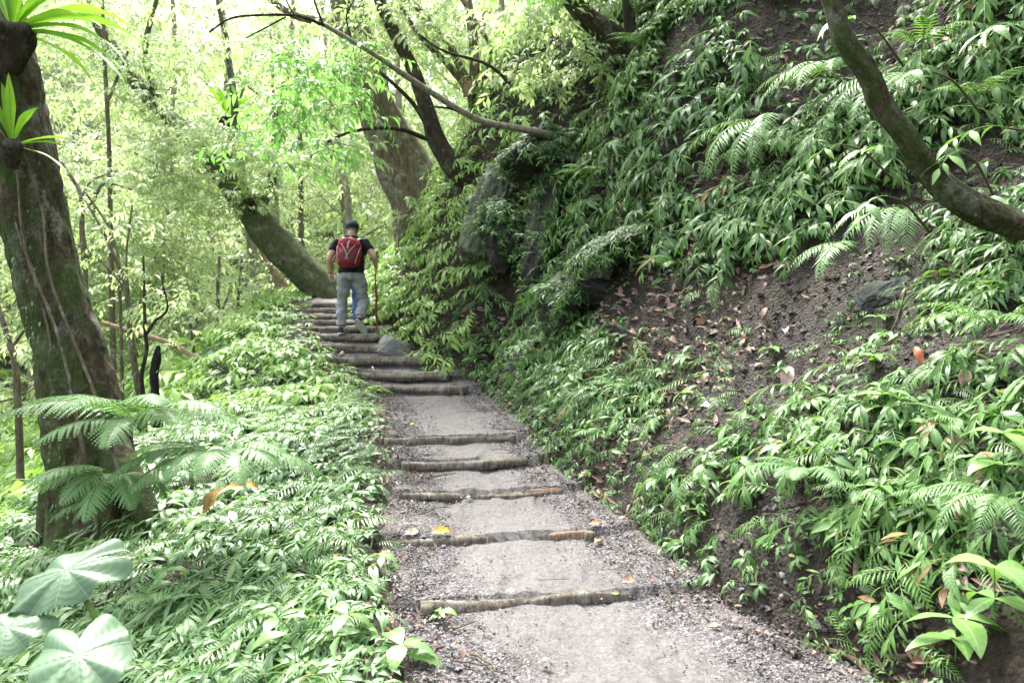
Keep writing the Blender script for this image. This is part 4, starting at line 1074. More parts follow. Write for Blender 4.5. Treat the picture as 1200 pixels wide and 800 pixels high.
for q_ in ([(118, 640, 5.55, 5), (96, 520, 5.6, 4.5), (70, 400, 5.65, 4), (30, 290, 5.7, 3.5), (20, 200, 5.7, 3)], [(150, 600, 5.7, 4), (118, 480, 5.62, 4), (60, 330, 5.68, 3.5), (48, 240, 5.75, 3), (8, 130, 5.6, 2.5)], [(66, 560, 5.8, 4), (64, 470, 5.75, 3.5), (55, 380, 5.75, 3), (18, 260, 5.78, 3)]):
    limb('climbing_vine', pl(q_), M['bark_mid'], G, 6, 40, .2, 3, 20)
limb('trunk', ctrl, M['bark_big'], G, 72, 300, .12, 5, 8)
for c in ([(125, 530, 5.95, 50), (150, 565, 5.8, 36), (172, 605, 5.7, 26), (188, 650, 5.6, 12)], [(85, 540, 6.05, 44), (62, 580, 6.0, 28), (54, 620, 5.95, 22), (44, 665, 5.9, 14)], [(110, 550, 5.9, 50), (122, 600, 5.7, 32), (128, 655, 5.5, 16)]):
    limb('buttress_root', pl(c), M['bark_big'], G, 20, 24, .18, 8, 5)
r = np.random.default_rng(4)
cm = MB(); tips = []
for k in range(7):
    b = branch_pts(P(-50 - 10 * k, -130 - 30 * k, 6.2), (r.uniform(-1, 1), r.uniform(-.5, 1), r.uniform(.3, .8)), r.uniform(2, 3.2), .09, r)
    limb('branch', b, M['bark_mid'], G, 8, 14, .1, k); tips += [b[-1][:3], b[3][:3]]
leafmass(cm, tips, 25, 1.0, tp=SPT, seed=3); cm.build('crown', [M['tree'], M['woodstem']], G)
# creeping moss plants on its left face
mb = MB()
N = 1900; i = r.integers(12, 125, N); cc = smoothpts(ctrl, 170)
a = r.normal(math.pi * 1.05, .75, N)
pos = cc[i, :3] + np.stack([np.cos(a), np.sin(a) * 1, np.zeros(N)], -1) * (cc[i, 3] * .98)[:, None]
B = basis(np.stack([np.cos(a) * .5, np.sin(a) * .5, -np.ones(N)], -1), np.stack([np.cos(a), np.sin(a), np.ones(N) * .3], -1))
scatter(mb, leaf(.05, .028, 3, .1, .5), B, pos, r.uniform(.3, 1.1, N) * np.where(r.random(N) < .7, .55, 1)); mb.build('creeper', [M['fern']], G)
nest_fern('large nest fern with strap leaves on top of the big mossy trunk', P(14, 38, 5.65), 1.0, 16, fans=[(-110, 80, .9), (-60, 76, 1), (-40, 62, .8), (0, 52, .85), (10, 36, .9), (-15, 20, .8), (12, 8, .85), (-8, -2, 1.0), (20, 30, .9), (170, 70, .9), (-120, 66, .9), (60, 40, 1), (-20, 45, .7), (-80, 84, .8), (-3, 14, .95), (25, -8, .7)])
nest_fern('small nest fern low on the big mossy trunk', P(14, 172, 5.6), .52, 8, fans=[(-60, 72, .95), (-80, 80, .8), (-30, 55, .8), (-10, 10, 1.1), (0, 20, 1.), (-5, -8, .9), (-150, 60, .7), (-110, 70, .9)])

# ------------------------------------------------------------------ trees with traced trunks
def tree(name, label, cat, ctrl, mat, branches=(), crown=None, seed=0, seg=16, n=50, bump=.14, cmat='tree', tp=SPT, scale=(.8, 1.3), bsc=4., bmat=None, bright=.5):
    T = thing(name, label, cat, (0, 0, 0)); r = np.random.default_rng(seed)
    limb('trunk', ctrl, M[mat], T, seg, n, bump, seed, bsc)
    for k, b in enumerate(branches): limb('branch', b, M[bmat or mat], T, 8, 20, .1, seed + k)
    if crown:
        cm = MB()
        for (c, per, sp) in crown: leafmass(cm, c, per, sp, scale, tp, seed=seed + len(c), bright=bright)
        cm.build('crown', [M[cmat], M['woodstem']], T)
    return T
def cl(n, px, py, Y, sx, sy, sY, seed):
    r = np.random.default_rng(seed)
    return [P(px + r.uniform(-sx, sx), py + r.uniform(-sy, sy), Y + r.uniform(-sY, sY)) for _ in range(n)]
# leaning trunk over the top of the steps
tree('leaning_tree', 'thick mossy trunk leaning left over the top of the steps', 'tree',
     pl([(405, 375, 15.2, 52), (382, 345, 15.2, 44), (350, 312, 15.2, 40), (315, 276, 15.3, 36), (290, 243, 15.5, 30), (262, 205, 15.8, 25), (230, 168, 16.2, 21), (188, 128, 16.6, 18), (140, 70, 17, 16), (100, 0, 17.3, 12)]), 'bark_mossy',
     [pl([(300, 255, 15.4, 14), (318, 215, 15.6, 11), (320, 180, 15.8, 9), (335, 90, 16, 7)]), pl([(262, 205, 15.8, 12), (275, 140, 16, 9), (268, 70, 16, 7), (255, 0, 16, 5)]), pl([(188, 128, 16.6, 10), (170, 60, 16.8, 7), (190, -20, 17, 5)])],
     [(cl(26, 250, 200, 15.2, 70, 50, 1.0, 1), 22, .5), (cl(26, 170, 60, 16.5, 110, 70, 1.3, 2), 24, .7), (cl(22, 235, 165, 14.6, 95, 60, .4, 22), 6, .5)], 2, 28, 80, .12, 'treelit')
tree('twin_tree', 'broad twin-stemmed tree behind the hiker, ivy on its bark', 'tree',
     pl([(500, 290, 14, 70), (484, 240, 14, 52), (462, 190, 14, 46), (447, 150, 14, 44), (432, 90, 14, 42), (415, 30, 14, 40), (400, -40, 14, 36), (380, -150, 14, 26)]), 'bark_mid',
     [pl([(505, 270, 13.8, 40), (500, 235, 13.8, 34), (488, 190, 13.9, 30), (470, 155, 14, 24), (450, 110, 14, 14)]), pl([(415, 30, 14, 12), (350, 20, 14, 9), (310, -5, 14, 7)])],
     [(cl(34, 400, 10, 13.8, 130, 70, 1.5, 3), 18, .6), (cl(6, 505, 235, 13.2, 30, 30, .2, 4), 5, .3)], 3, 32, 70, .14, 'treelit')
tree('dark_tree', 'slender dark trunk leaning left from behind the tall boulder', 'tree',
     pl([(572, 232, 12, 30), (548, 213, 12, 26), (530, 196, 12, 22), (512, 165, 12, 20), (500, 130, 12, 18), (485, 85, 12, 16), (465, 45, 12, 15), (445, 0, 12.1, 14), (420, -80, 12.3, 11), (390, -200, 12.6, 7)]), 'bark_dark',
     [pl([(515, 175, 12, 8), (490, 130, 11.8, 6), (468, 105, 11.6, 5), (440, 80, 11.5, 4)]), pl([(500, 163, 11.9, 6), (470, 152, 11.6, 5), (430, 151, 11.2, 4), (390, 163, 11, 3), (362, 186, 10.8, 2.5)])],
     [(cl(10, 370, 150, 11.2, 40, 50, .7, 5), 9, .4), (cl(12, 430, 20, 11.8, 80, 60, .8, 6), 9, .5)], 4, 18, 70, .12, 'treelit', SPN, (.7, 1.1))
tree('forked_tree', 'forked tree with a broken orange stub right of the dark slender trunk', 'tree',
     pl([(590, 178, 12.6, 34), (572, 150, 12.6, 30), (560, 122, 12.6, 26), (556, 95, 12.6, 14), (555, 50, 12.7, 11), (548, 0, 12.8, 10), (540, -90, 13, 6)]), 'bark_mid',
     [pl([(560, 118, 12.6, 13), (542, 85, 12.5, 10), (525, 50, 12.5, 9), (500, 20, 12.5, 8), (470, -8, 12.5, 7)]), pl([(545, 100, 12.5, 8), (515, 65, 12.6, 7), (490, 40, 12.6, 6), (462, -5, 12.6, 5)]), pl([(562, 110, 12.6, 7), (575, 60, 12.6, 5), (560, 30, 12.6, 5), (535, -10, 12.6, 4)])],
     [(cl(16, 545, 30, 12.6, 70, 45, .8, 7), 9, .5)], 5, 18, 50, .14, 'treelit')
ms = MB(); c = smoothpts(pl([(552, 112, 12.45, 18), (547, 96, 12.4, 15)]), 6); ms.add(*tubev(c[:, :3], c[:, 3], 12, True, .2, 4, 20)); o = ms.build('broken_branch_stub', M['bark_tan']); tag(o, 'broken orange-brown branch end on the forked tree', 'branch stub')
o.parent = None
# long bare branch reaching left over the path
BR = thing('reaching_branch_tree', 'long thin bough reaching left from the bank over the path', 'bough', (0, 0, 0))
limb('bough', pl([(690, 175, 10.4, 14), (645, 160, 10, 11), (615, 152, 9.6, 9), (560, 140, 9.2, 7.5), (500, 105, 8.8, 6.8), (440, 65, 8.4, 6.2), (395, 38, 8.2, 5.5), (375, 27, 8.1, 4.5)]), M['bark_pale'], BR, 12, 50, .12, 3)
limb('dead_tip', pl([(380, 30, 8.1, 4.4), (350, 19, 8, 3.6), (305, 18, 7.8, 3), (270, 22, 7.7, 2.4), (245, 38, 7.6, 2)]), M['bark_dark'], BR, 8, 24, .1, 4)
for c in ([(378, 27, 8.1, 3.5), (372, 12, 8, 2.6), (366, -6, 8, 2.2)], [(412, 46, 8.3, 2.5), (406, 20, 8.2, 2), (415, 0, 8.2, 1.8)], [(335, 20, 7.9, 2.2), (305, 36, 7.8, 1.8), (288, 45, 7.8, 1.4)], [(345, 19, 7.9, 2), (335, 0, 7.9, 1.6)],
          [(560, 140, 9.2, 4), (530, 128, 9, 3), (505, 125, 8.9, 2)], [(600, 100, 9.6, 4), (570, 75, 9.4, 3.4), (520, 60, 9.3, 3), (490, 40, 9.2, 2.5)]):
    limb('twig', pl(c), M['bark_dark'], BR, 6, 12, .1, 5)
cm = MB(); leafmass(cm, cl(16, 395, 95, 8.6, 60, 40, .4, 8), 7, .28, (.55, .9), SPN, seed=5); leafmass(cm, cl(16, 335, 120, 9.2, 60, 70, .6, 9), 7, .3, (.6, .9), SPN, seed=6); cm.build('foliage', [M['tree'], M['woodstem']], BR)
# trees at the top of the bank
tree('bank_tree', 'dark slanting trunk at the top of the bank', 'tree', pl([(745, 75, 10.2, 34), (722, 48, 10.2, 30), (690, 22, 10.2, 24), (665, -5, 10.2, 20), (620, -70, 10.2, 15), (560, -170, 10.2, 10)]), 'bark_dark', [pl([(665, -5, 10.2, 8), (640, -60, 9.8, 5), (600, -90, 9.4, 3)])],
     [(cl(22, 650, 40, 10.2, 60, 60, .5, 10), 9, .4), (cl(14, 600, -90, 10.5, 160, 50, 1.2, 11), 10, .6)], 6, 14, 40, .1, 'treelit')
tree('thin_bank_tree', 'thin upright dark trunk just right of the slanting one', 'tree', pl([(745, 75, 10, 16), (739, 40, 10, 14), (735, 0, 10, 13), (728, -100, 10, 9), (735, -260, 10, 5)]), 'bark_dark', [],
     [(cl(18, 760, -80, 9.6, 120, 50, 1, 12), 16, .6)], 7, 12, 30, .1, 'tree')
tree('curved_tree', 'curved tree trunk with pale patches bending up from the right edge', 'tree',
     pl([(1290, 300, 5.0, 44), (1230, 285, 5.0, 36), (1190, 264, 5.0, 33), (1148, 246, 4.95, 32), (1112, 224, 4.9, 30), (1078, 188, 4.85, 28), (1060, 158, 4.8, 26), (1034, 124, 4.8, 27), (1018, 88, 4.75, 25), (990, 48, 4.7, 22), (974, 0, 4.7, 20), (945, -70, 4.7, 20), (900, -190, 4.8, 15)]), 'bark_big',
     [pl([(945, -70, 4.7, 12), (1000, -160, 4.9, 8), (1080, -240, 5, 5)]), pl([(920, -140, 4.75, 10), (850, -240, 5.2, 6), (780, -300, 5.6, 4)])],
     [([np.array([rng.uniform(2.2, 8.5), rng.uniform(3, 10.5), rng.uniform(6.6, 9.5)]) for _ in range(75)], 17, .8)], 8, 40, 160, .2, 'tree', bsc=7)  # wide crown out of view, added overhead to block sky light from the bank

# saplings and other slim trees beyond the crest
SAP = [
    ('slim sapling forking upward just right of the big mossy trunk', [(165, 480, 9, 9), (158, 430, 9, 7.5), (152, 385, 9, 7), (148, 340, 9, 5.5), (138, 310, 9, 4.5), (120, 270, 9, 3.5), (100, 235, 9, 2.5)], [[(152, 360, 9, 4), (140, 330, 9, 3), (112, 300, 9, 2)], [(150, 345, 9, 3.5), (148, 300, 9, 2.6), (155, 240, 9, 2)]], 'bark_mid'),
    ('dark thin sapling with a bent twig left of the charred stump', [(168, 470, 8.7, 6), (166, 440, 8.7, 5), (172, 410, 8.7, 4.5), (170, 385, 8.7, 4), (168, 300, 8.7, 2.5)], [[(171, 392, 8.7, 4), (182, 376, 8.7, 3.4), (196, 362, 8.7, 2.5), (190, 330, 8.7, 1.8)]], 'bark_dark'),
    ('sapling with crooked branches in front of the bright valley', [(100, 330, 10, 7), (96, 270, 10, 6), (95, 230, 10, 5), (82, 205, 10, 4), (72, 190, 10, 3)], [[(97, 245, 10, 4), (110, 235, 10, 3.6), (122, 215, 10, 3), (155, 222, 10, 2)], [(95, 232, 10, 3), (108, 212, 10, 2.4), (138, 200, 10, 1.6)]], 'bark_mid'),
    ('curving thin sapling between the big trunk and the valley', [(140, 330, 9.5, 4), (135, 290, 9.5, 3.5), (125, 262, 9.5, 3), (100, 225, 9.5, 2.5)], [], 'bark_mid'),
    ('grey slim tree with a nest fern, upper left of the leaning trunk', [(300, 330, 17.5, 12), (285, 220, 17.5, 10), (276, 140, 17.5, 9), (268, 70, 17.5, 8), (258, 0, 17.5, 7), (250, -80, 17.5, 5)], [[(276, 130, 17.5, 4), (290, 90, 17.4, 3), (296, 60, 17.4, 2)]], 'bark_pale'),
    ('pale leaning trunk propped below the thick leaning trunk', [(352, 372, 16.2, 14), (335, 340, 16.2, 12), (318, 312, 16.3, 10), (300, 280, 16.5, 7)], [], 'bark_tan'),
    ('straight pale stem rising above the leaning trunk', [(326, 330, 18.5, 12), (322, 250, 18.5, 10), (324, 180, 18.5, 9), (340, 60, 18.5, 7), (345, -20, 18.5, 5)], [], 'bark_pale'),
    ('short dark sapling standing in the valley plants', [(262, 425, 14, 7), (258, 390, 14, 6), (255, 350, 14, 4.5), (257, 300, 14, 3)], [[(257, 370, 14, 3), (270, 340, 14, 2)]], 'bark_mid'),
    ('thin sapling left of the leaning trunk in the valley', [(282, 390, 15, 4), (279, 350, 15, 3.4), (284, 300, 15, 2.6)], [], 'bark_mid'),
    ('wispy sapling between the short dark sapling and the crest', [(228, 420, 13, 3.5), (222, 380, 13, 3), (205, 340, 13, 2.2)], [[(222, 385, 13, 2), (240, 360, 13, 1.6)]], 'bark_mid'),
    ('thin pole-like tree behind the hiker\'s left shoulder', [(355, 330, 19, 8), (353, 270, 19, 7), (352, 200, 19, 6), (350, 80, 19, 5)], [], 'bark_mid'),
    ('slim tree just left of the broad twin-stemmed one', [(410, 330, 20, 9), (408, 240, 20, 8), (395, 150, 20, 6), (392, 40, 20, 5)], [], 'bark_pale'),
    ('slim sapling at the far left edge behind the mossy trunk', [(20, 450, 9, 8), (10, 400, 9, 7), (-5, 350, 9, 6)], [[(12, 410, 9, 4), (30, 385, 9, 3)]], 'bark_mid'),
    ('pale slender tree high in the gap between trunk and bough', [(200, 300, 20, 9), (190, 200, 20, 8), (205, 90, 20, 6), (200, -40, 20, 5)], [], 'bark_pale'),
    ('thin tree behind the nest fern leaves at the top left', [(130, 300, 16, 6), (128, 180, 16, 5), (122, 60, 16, 4.5), (118, -50, 16, 4)], [[(126, 120, 16, 4), (150, 60, 16, 3)]], 'bark_mid'),
    ('slim tree at the top middle with upright stems', [(612, 170, 14, 10), (600, 100, 14, 9), (592, 50, 14, 8), (585, -30, 14, 6)], [[(600, 100, 14, 5), (612, 50, 14, 4), (608, -10, 14, 3)]], 'bark_pale')]
for k, (lb, c, bs, mt) in enumerate(SAP):
    r = np.random.default_rng(200 + k); cc = pl(c)
    base = np.array(cc[0][:3]); gz = float(height(base[0], base[1]))
    if gz < base[2] - .05: cc = [(base[0] + .02, base[1], gz - .1, cc[0][3] * 1.2)] + cc
    cents = []
    for b in [cc] + [pl(b) for b in bs]:
        q = smoothpts(b, 12)[6:, :3]; cents += list(q[::2])
    big = c[0][2] > 12
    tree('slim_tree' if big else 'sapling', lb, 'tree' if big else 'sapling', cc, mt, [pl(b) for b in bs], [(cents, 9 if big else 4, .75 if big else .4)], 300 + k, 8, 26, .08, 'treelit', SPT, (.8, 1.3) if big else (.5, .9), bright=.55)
nest_fern('nest fern perched on the slim grey tree, bright in the valley', P(266, 140, 17.3), 1.0, 10)
nest_fern('nest fern on the upper part of the leaning mossy trunk', P(295, 235, 15.1), .75, 9)
t = thing('charred_stump', 'narrow charred black stump standing on the crest', 'stump', (0, 0, 0))
c = pl([(183, 500, 8.5, 13), (183, 470, 8.5, 11), (181, 440, 8.5, 10), (183, 420, 8.5, 9.5), (186, 405, 8.5, 4)]); limb('trunk', c, M['char'], t, 14, 30, .3, 6, 12)
tag(limb('fallen_pole', pl([(120, 378, 12, 5), (160, 390, 12, 5.5), (205, 405, 12, 6), (248, 432, 12.2, 6)]), M['bark_tan'], None, 8, 20, .1, 4), 'thin tan fallen pole slanting across the valley plants', 'fallen pole')

# ------------------------------------------------------------------ valley trees and far wood
VT = [(40, 22, 10, 'wide pale tree behind the big mossy trunk'), (150, 25, 11, 'pale-leaved tree in the valley left of the slim pole'), (235, 21, 9, 'airy valley tree behind the charred stump'), (330, 26, 12, 'tall valley tree behind the leaning trunk'),
      (420, 27, 12, 'tall leafy tree right behind the hiker\'s head'), (90, 17, 6, 'low bushy tree at the valley edge beside the mossy trunk'), (480, 24, 11, 'leafy tree behind the twin-stemmed tree'), (-60, 15, 8, 'leafy tree cut by the left frame edge'),
      (545, 21, 9, 'leafy tree between the dark slender trunk and the bank'), (280, 32, 14, 'farthest tall tree in the valley gap'), (190, 18, 5, 'low airy tree above the fallen pole'), (620, 18, 9, 'bright-leaved tree behind the bank top')]
for k, (px, Y, H, lb) in enumerate(VT):
    r = np.random.default_rng(500 + k); x = (px - 600) / FPX * Y; gz = float(height(x, Y)); base = np.array([x, Y, gz])
    lean = r.uniform(-.12, .12)
    ctrl = [(x, Y, gz - .2, .16 * H / 10)] + [(x + lean * t * H + r.normal(0, .1), Y + r.normal(0, .1), gz + t * H, .15 * H / 10 * (1 - .85 * t)) for t in (.25, .5, .75, .95)]
    brs, cents = [], []
    for j in range(11):
        t = .22 + .75 * j / 11; p0 = smoothpts(ctrl, 40)[int(t * 39), :3]
        a = j * 2.4; b = branch_pts(p0, (math.cos(a), math.sin(a) * .8, r.uniform(.1, .6)), H * r.uniform(.18, .32) * (1.1 - .5 * t), .035 * H / 10, r)
        brs.append(b); cents += [b[2][:3], b[3][:3], b[4][:3], b[5][:3]]
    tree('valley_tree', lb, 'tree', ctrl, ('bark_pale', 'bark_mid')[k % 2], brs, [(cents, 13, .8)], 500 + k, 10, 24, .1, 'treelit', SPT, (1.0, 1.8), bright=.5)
fw = MB(); N = 900
px = rng.uniform(-350, 760, N); Y = rng.uniform(26, 60, N); x = (px - 600) / FPX * Y
zg = height(x, Y); z = zg + rng.uniform(0, 1, N) ** 1.2 * (5 + .14 * Y)
z = np.minimum(z, 1.6 + Y * (.36 + .1 * rng.random(N)))
leafmass(fw, np.stack([x, Y, z], -1), 14, 2.0, (2.2, 4.2), SPT, .7, 9, .55)
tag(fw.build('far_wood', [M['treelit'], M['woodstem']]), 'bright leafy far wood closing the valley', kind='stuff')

# ------------------------------------------------------------------ hikers
def remesh(o, vox, sm=3, tex=None):
    m = o.modifiers.new('skin', 'REMESH'); m.mode = 'VOXEL'; m.voxel_size = vox; m.use_smooth_shade = True
    s = o.modifiers.new('soft', 'SMOOTH'); s.iterations = sm; s.factor = .5
def chain(mb, pts, n=14, seg=14, flat=None):
    """pts rows (x,y,z,rx,ry): elliptical tube; rx along local x, ry along y when the chain runs mostly along z"""
    c = smoothpts(pts, n); P3 = c[:, :3]; T = np.gradient(P3, axis=0); T /= np.linalg.norm(T, axis=1, keepdims=True)
    vs = []
    for i in range(n):
        u = np.array([1., 0, 0]); u = u - T[i] * np.dot(u, T[i]); u /= np.linalg.norm(u); w = np.cross(T[i], u)
        a = np.arange(seg) * 2 * math.pi / seg
        vs.append(P3[i] + np.cos(a)[:, None] * u * c[i, 3] + np.sin(a)[:, None] * w * c[i, 4])
    V = np.concatenate(vs); q = [(i * seg + k, i * seg + (k + 1) % seg, (i + 1) * seg + (k + 1) % seg, (i + 1) * seg + k) for i in range(n - 1) for k in range(seg)]
    for base, cc, f in ((0, P3[0], 1), ((n - 1) * seg, P3[-1], 0)):
        ci = len(V); V = np.vstack([V, cc])
        for k in range(0, seg, 2):
            ff = (ci, base + (k + 2) % seg, base + (k + 1) % seg, base + k); q.append(ff if f else ff[::-1])
    mb.add(V, q)
def ball(mb, c, r, seg=14):
    c = np.array(c, float); r = np.array(r, float) * np.ones(3)
    t = np.linspace(-.98, .98, 10)
    chain(mb, [(c[0], c[1], c[2] + r[2] * k, r[0] * math.sqrt(1 - k * k), r[1] * math.sqrt(1 - k * k)) for k in t], 10, seg)

skin = simple_mat('skin', (.5, .3, .22), .5, .4, .06, 20, .1)
hairm = simple_mat('grey hair', (.16, .15, .145), .8, .2, .4, 120, .5)
shirtm = simple_mat('black cotton', (.012, .013, .02), .85, .2, .25, 9, .3, .01)
trousm = simple_mat('grey cloth', (.24, .245, .27), .85, .2, .14, 9, .8, .03)
capm = simple_mat('navy cap cloth', (.02, .025, .04), .8, .2, .2)
shoem = simple_mat('grey shoe', (.2, .21, .23), .6, .4, .2); solem = simple_mat('pale shoe sole', (.42, .44, .4), .7, .3, .15, 60, .5)
darkshoe = simple_mat('dark shoe', (.03, .035, .05), .7, .3)
packm = simple_mat('red pack cloth', (.25, .012, .025), .6, .35, .45, 18, .4, .008)
packd = simple_mat('dark red pack cloth', (.13, .008, .015), .6, .4, .2, 18, .4, .008)
greym = simple_mat('grey webbing', (.3, .3, .31), .7, .3); whitem = simple_mat('white webbing', (.6, .6, .58), .7, .3)
jeans = simple_mat('blue jeans', (.07, .14, .3), .85, .2, .2, 14, .4, .01)
stickm = bark_mat('red-brown stick wood', (.1, .035, .02), (.2, .07, .04), (.3, .13, .08), 0, (.1, .1, .05), .05, sc=14, bd=.006)
watchm = simple_mat('dark watch strap', (.01, .01, .012), .4, .5)

def build_person(label, origin, rz, sc, pose, mats, group, cap=True, sole=True):
    b = MB(); J = pose
    up = J['lean']
    # torso
    chain(b, [(0, 0, .86, .13, .09), (0, .0, .95, .15, .1), (0, .01, 1.08, .14, .095), (0, .03, 1.25, .165, .105), (0, .05, 1.38, .17, .095), (0, .06, 1.45, .1, .07)], 18)
    chain(b, [(0, .06, 1.43, .06, .06), (0, .075, 1.5, .055, .055), (0, .09, 1.57, .055, .06)], 8)
    h = np.array(J['head'])
    chain(b, [(h[0], h[1] + .01, h[2] - .11, .03, .035), (h[0], h[1] + .02, h[2] - .085, .055, .06), (h[0], h[1] + .008, h[2] - .04, .069, .085), (h[0], h[1], h[2] + .02, .077, .096), (h[0], h[1] - .004, h[2] + .07, .07, .088), (h[0], h[1] - .004, h[2] + .108, .035, .045)], 16)
    for s in (-1, 1): ball(b, (h[0] + s * .08, h[1] - .005, h[2] - .01), (.013, .022, .034), 10)
    chain(b, [(h[0], h[1] + .09, h[2] + .02, .008, .01), (h[0], h[1] + .108, h[2] - .012, .015, .016), (h[0], h[1] + .095, h[2] - .028, .012, .01)], 6, 8)
    chain(b, [(h[0] - .025, h[1] + .088, h[2] - .06, .008, .008), (h[0], h[1] + .095, h[2] - .06, .009, .009), (h[0] + .025, h[1] + .088, h[2] - .06, .008, .008)], 6, 8)
    T = MB(); S = MB(); shoes = []
    for s, key in ((-1, 'l'), (1, 'r')):
        sh, el, wr = (np.array(J[key + k]) for k in ('sh', 'el', 'wr'))
        chain(b, [(*sh, .06, .06), (*(sh * .5 + el * .5), .05, .048), (*el, .04, .04), (*(el * .6 + wr * .4), .04, .037), (*wr, .026, .022)], 16)
        # hand: palm and five fingers
        hd = np.array(J[key + 'hd'], float); hd /= np.linalg.norm(hd); grip = J.get(key + 'grip')
        inw = np.array([-s * 1., 0, 0]); fw_ = np.cross(hd, inw); fw_ /= np.linalg.norm(fw_)
        if fw_[1] < 0: fw_ = -fw_
        pc = wr + hd * .045
        chain(b, [(*wr, .022, .026), (*(wr + hd * .04), .017, .04), (*(wr + hd * .085), .014, .036)], 8, 12)
        for f in range(4):
            off = fw_ * (.028 - .019 * f); ln = (.062, .07, .066, .052)[f]; a = wr + hd * .08 + off
            if grip: p1 = a + (hd * .6 + inw * .5) * ln * .5; p2 = p1 + (inw * .9 - hd * .35) * ln * .45; p3 = p2 + (-hd * .8 - inw * .1) * ln * .3
            else: p1 = a + (hd * .95 + inw * .15) * ln * .45; p2 = p1 + (hd * .9 + inw * .35) * ln * .35; p3 = p2 + (hd * .75 + inw * .5) * ln * .25
            chain(b, [(*a, .0095, .0095), (*p1, .009, .009), (*p2, .008, .008), (*p3, .0065, .0065)], 8, 8)
        a = wr + hd * .03 + fw_ * .03; p1 = a + (fw_ * .7 + hd * .5 + inw * .3) * .035; p2 = p1 + (hd * .9 + inw * (.7 if grip else .2)) * .03
        chain(b, [(*a, .013, .013), (*p1, .011, .011), (*p2, .009, .009)], 7, 8)
        # sleeves
        m_ = sh * .42 + el * .58
        chain(S, [(*(sh + [-s * .02, 0, .01]), .07, .07), (*(sh * .6 + el * .4), .068, .066), (*m_, .067, .063)], 8, 18)
        hp, kn, an, toe = (np.array(J[key + k]) for k in ('hp', 'kn', 'an', 'toe'))
        chain(b, [(*hp, .085, .09), (*(hp * .5 + kn * .5), .075, .08), (*kn, .055, .058), (*(kn * .6 + an * .4), .05, .055), (*an, .034, .036)], 16)
        chain(T, [(*(hp + [0, 0, .03]), .1, .112), (*(hp * .65 + kn * .35), .096, .104), (*(hp * .3 + kn * .7), .082, .088), (*kn, .074, .08), (*(kn * .7 + an * .3), .076, .082), (*(kn * .35 + an * .65), .072, .078), (*(kn * .08 + an * .92), .066, .074)], 22, 20)
        heel = np.array(J[key + 'heel'])
        fd = toe - heel; fd /= np.linalg.norm(fd); un = J[key + 'up']; un = np.array(un, float)
        chain(b, [(*an, .033, .035), (*(heel * .6 + toe * .4 + un * .05), .026, .02), (*(toe + un * .035), .018, .012)], 8, 10)
        shoes.append((heel, toe, un, fd, an))
    chain(T, [(0, 0, .83, .14, .1), (0, -.005, .88, .165, .125), (0, 0, .96, .158, .115), (0, 0, 1.02, .15, .11)], 10, 24)
    chain(S, [(0, 0, .925, .178, .13), (0, .0, 1.0, .175, .125), (0, .01, 1.12, .175, .12), (0, .03, 1.28, .19, .125), (0, .045, 1.38, .2, .115), (0, .055, 1.44, .15, .095), (0, .065, 1.485, .075, .075)], 22, 28)
    man = b.build('person', skin); remesh(man, .0075, 3)
    tag(man, label, 'person', group); man.location = origin; man.rotation_euler = (0, 0, rz); man.scale = (sc * 1.1, sc * 1.05, sc)
    # wrinkles
    def cloth(mb, name, mat, amp, seed):
        v, q, a, m = mb.data()
        o = mb.build(name, mat, man); remesh(o, .009, 3)
        tx = bpy.data.textures.new(name, 'CLOUDS'); tx.noise_scale = .09; tx.noise_depth = 2
        d = o.modifiers.new('folds', 'DISPLACE'); d.texture = tx; d.strength = amp; d.mid_level = .5
        d2 = o.modifiers.new('soft2', 'SMOOTH'); d2.iterations = 2
        return o
    cloth(T, 'trousers', mats['trousers'], .05, 1); cloth(S, 'shirt', mats['shirt'], .035, 2)
    for (heel, toe, un, fd, an) in shoes:
        m1 = MB(); side = np.cross(fd, un)
        chain(m1, [(*(heel + un * .045), .038, .042), (*(heel * .7 + toe * .3 + un * .05), .04, .045), (*(heel * .35 + toe * .65 + un * .035), .046, .032), (*(toe + un * .03), .036, .024), (*(toe + fd * .025 + un * .025), .015, .012)], 12, 14)
        chain(m1, [(*(heel + un * .05 + fd * .03), .038, .04), (*(an + un * .0), .04, .045)], 5, 14)
        o = m1.build('shoe', mats['shoe'], man); remesh(o, .007, 3)
        m2 = MB(); B = basis(fd, un)[0]; n = 24; a = np.arange(n) * 6.283 / n
        ln = np.linalg.norm(toe - heel) / 2 + .045; ox = np.cos(a) * ln; oy = np.sin(a) * .046 * (1 - .12 * np.cos(a + .5) * -1)
        lo = np.stack([ox, oy, np.zeros(n)], -1); hi = lo * [.98, .98, 1] + [0, 0, .024]; c = (heel + toe) / 2 + un * .0
        V = np.vstack([lo, hi, [[0, 0, 0]], [[0, 0, .024]]]) @ B.T + c
        q = [(k, (k + 1) % n, n + (k + 1) % n, n + k) for k in range(n)] + [(2 * n, (k + 2) % n, k + 1, k) for k in range(0, n, 2)] + [(2 * n + 1, n + k, n + k + 1, n + (k + 2) % n) for k in range(0, n, 2)]
        m2.add(V, q); m2.build('sole', mats['sole'], o, smooth=False)
    hm = MB()
    chain(hm, [(h[0], h[1] - .012, h[2] - .06, .055, .06), (h[0], h[1] - .014, h[2] - .03, .076, .088), (h[0], h[1] - .01, h[2] + .03, .08, .095), (h[0], h[1] - .004, h[2] + .07, .066, .08), (h[0], h[1], h[2] + .09, .03, .04)], 12, 20)
    v, q, a, m = hm.data()
    o = hm.build('hair', hairm, man)
    o.location = (0, -.012, 0)
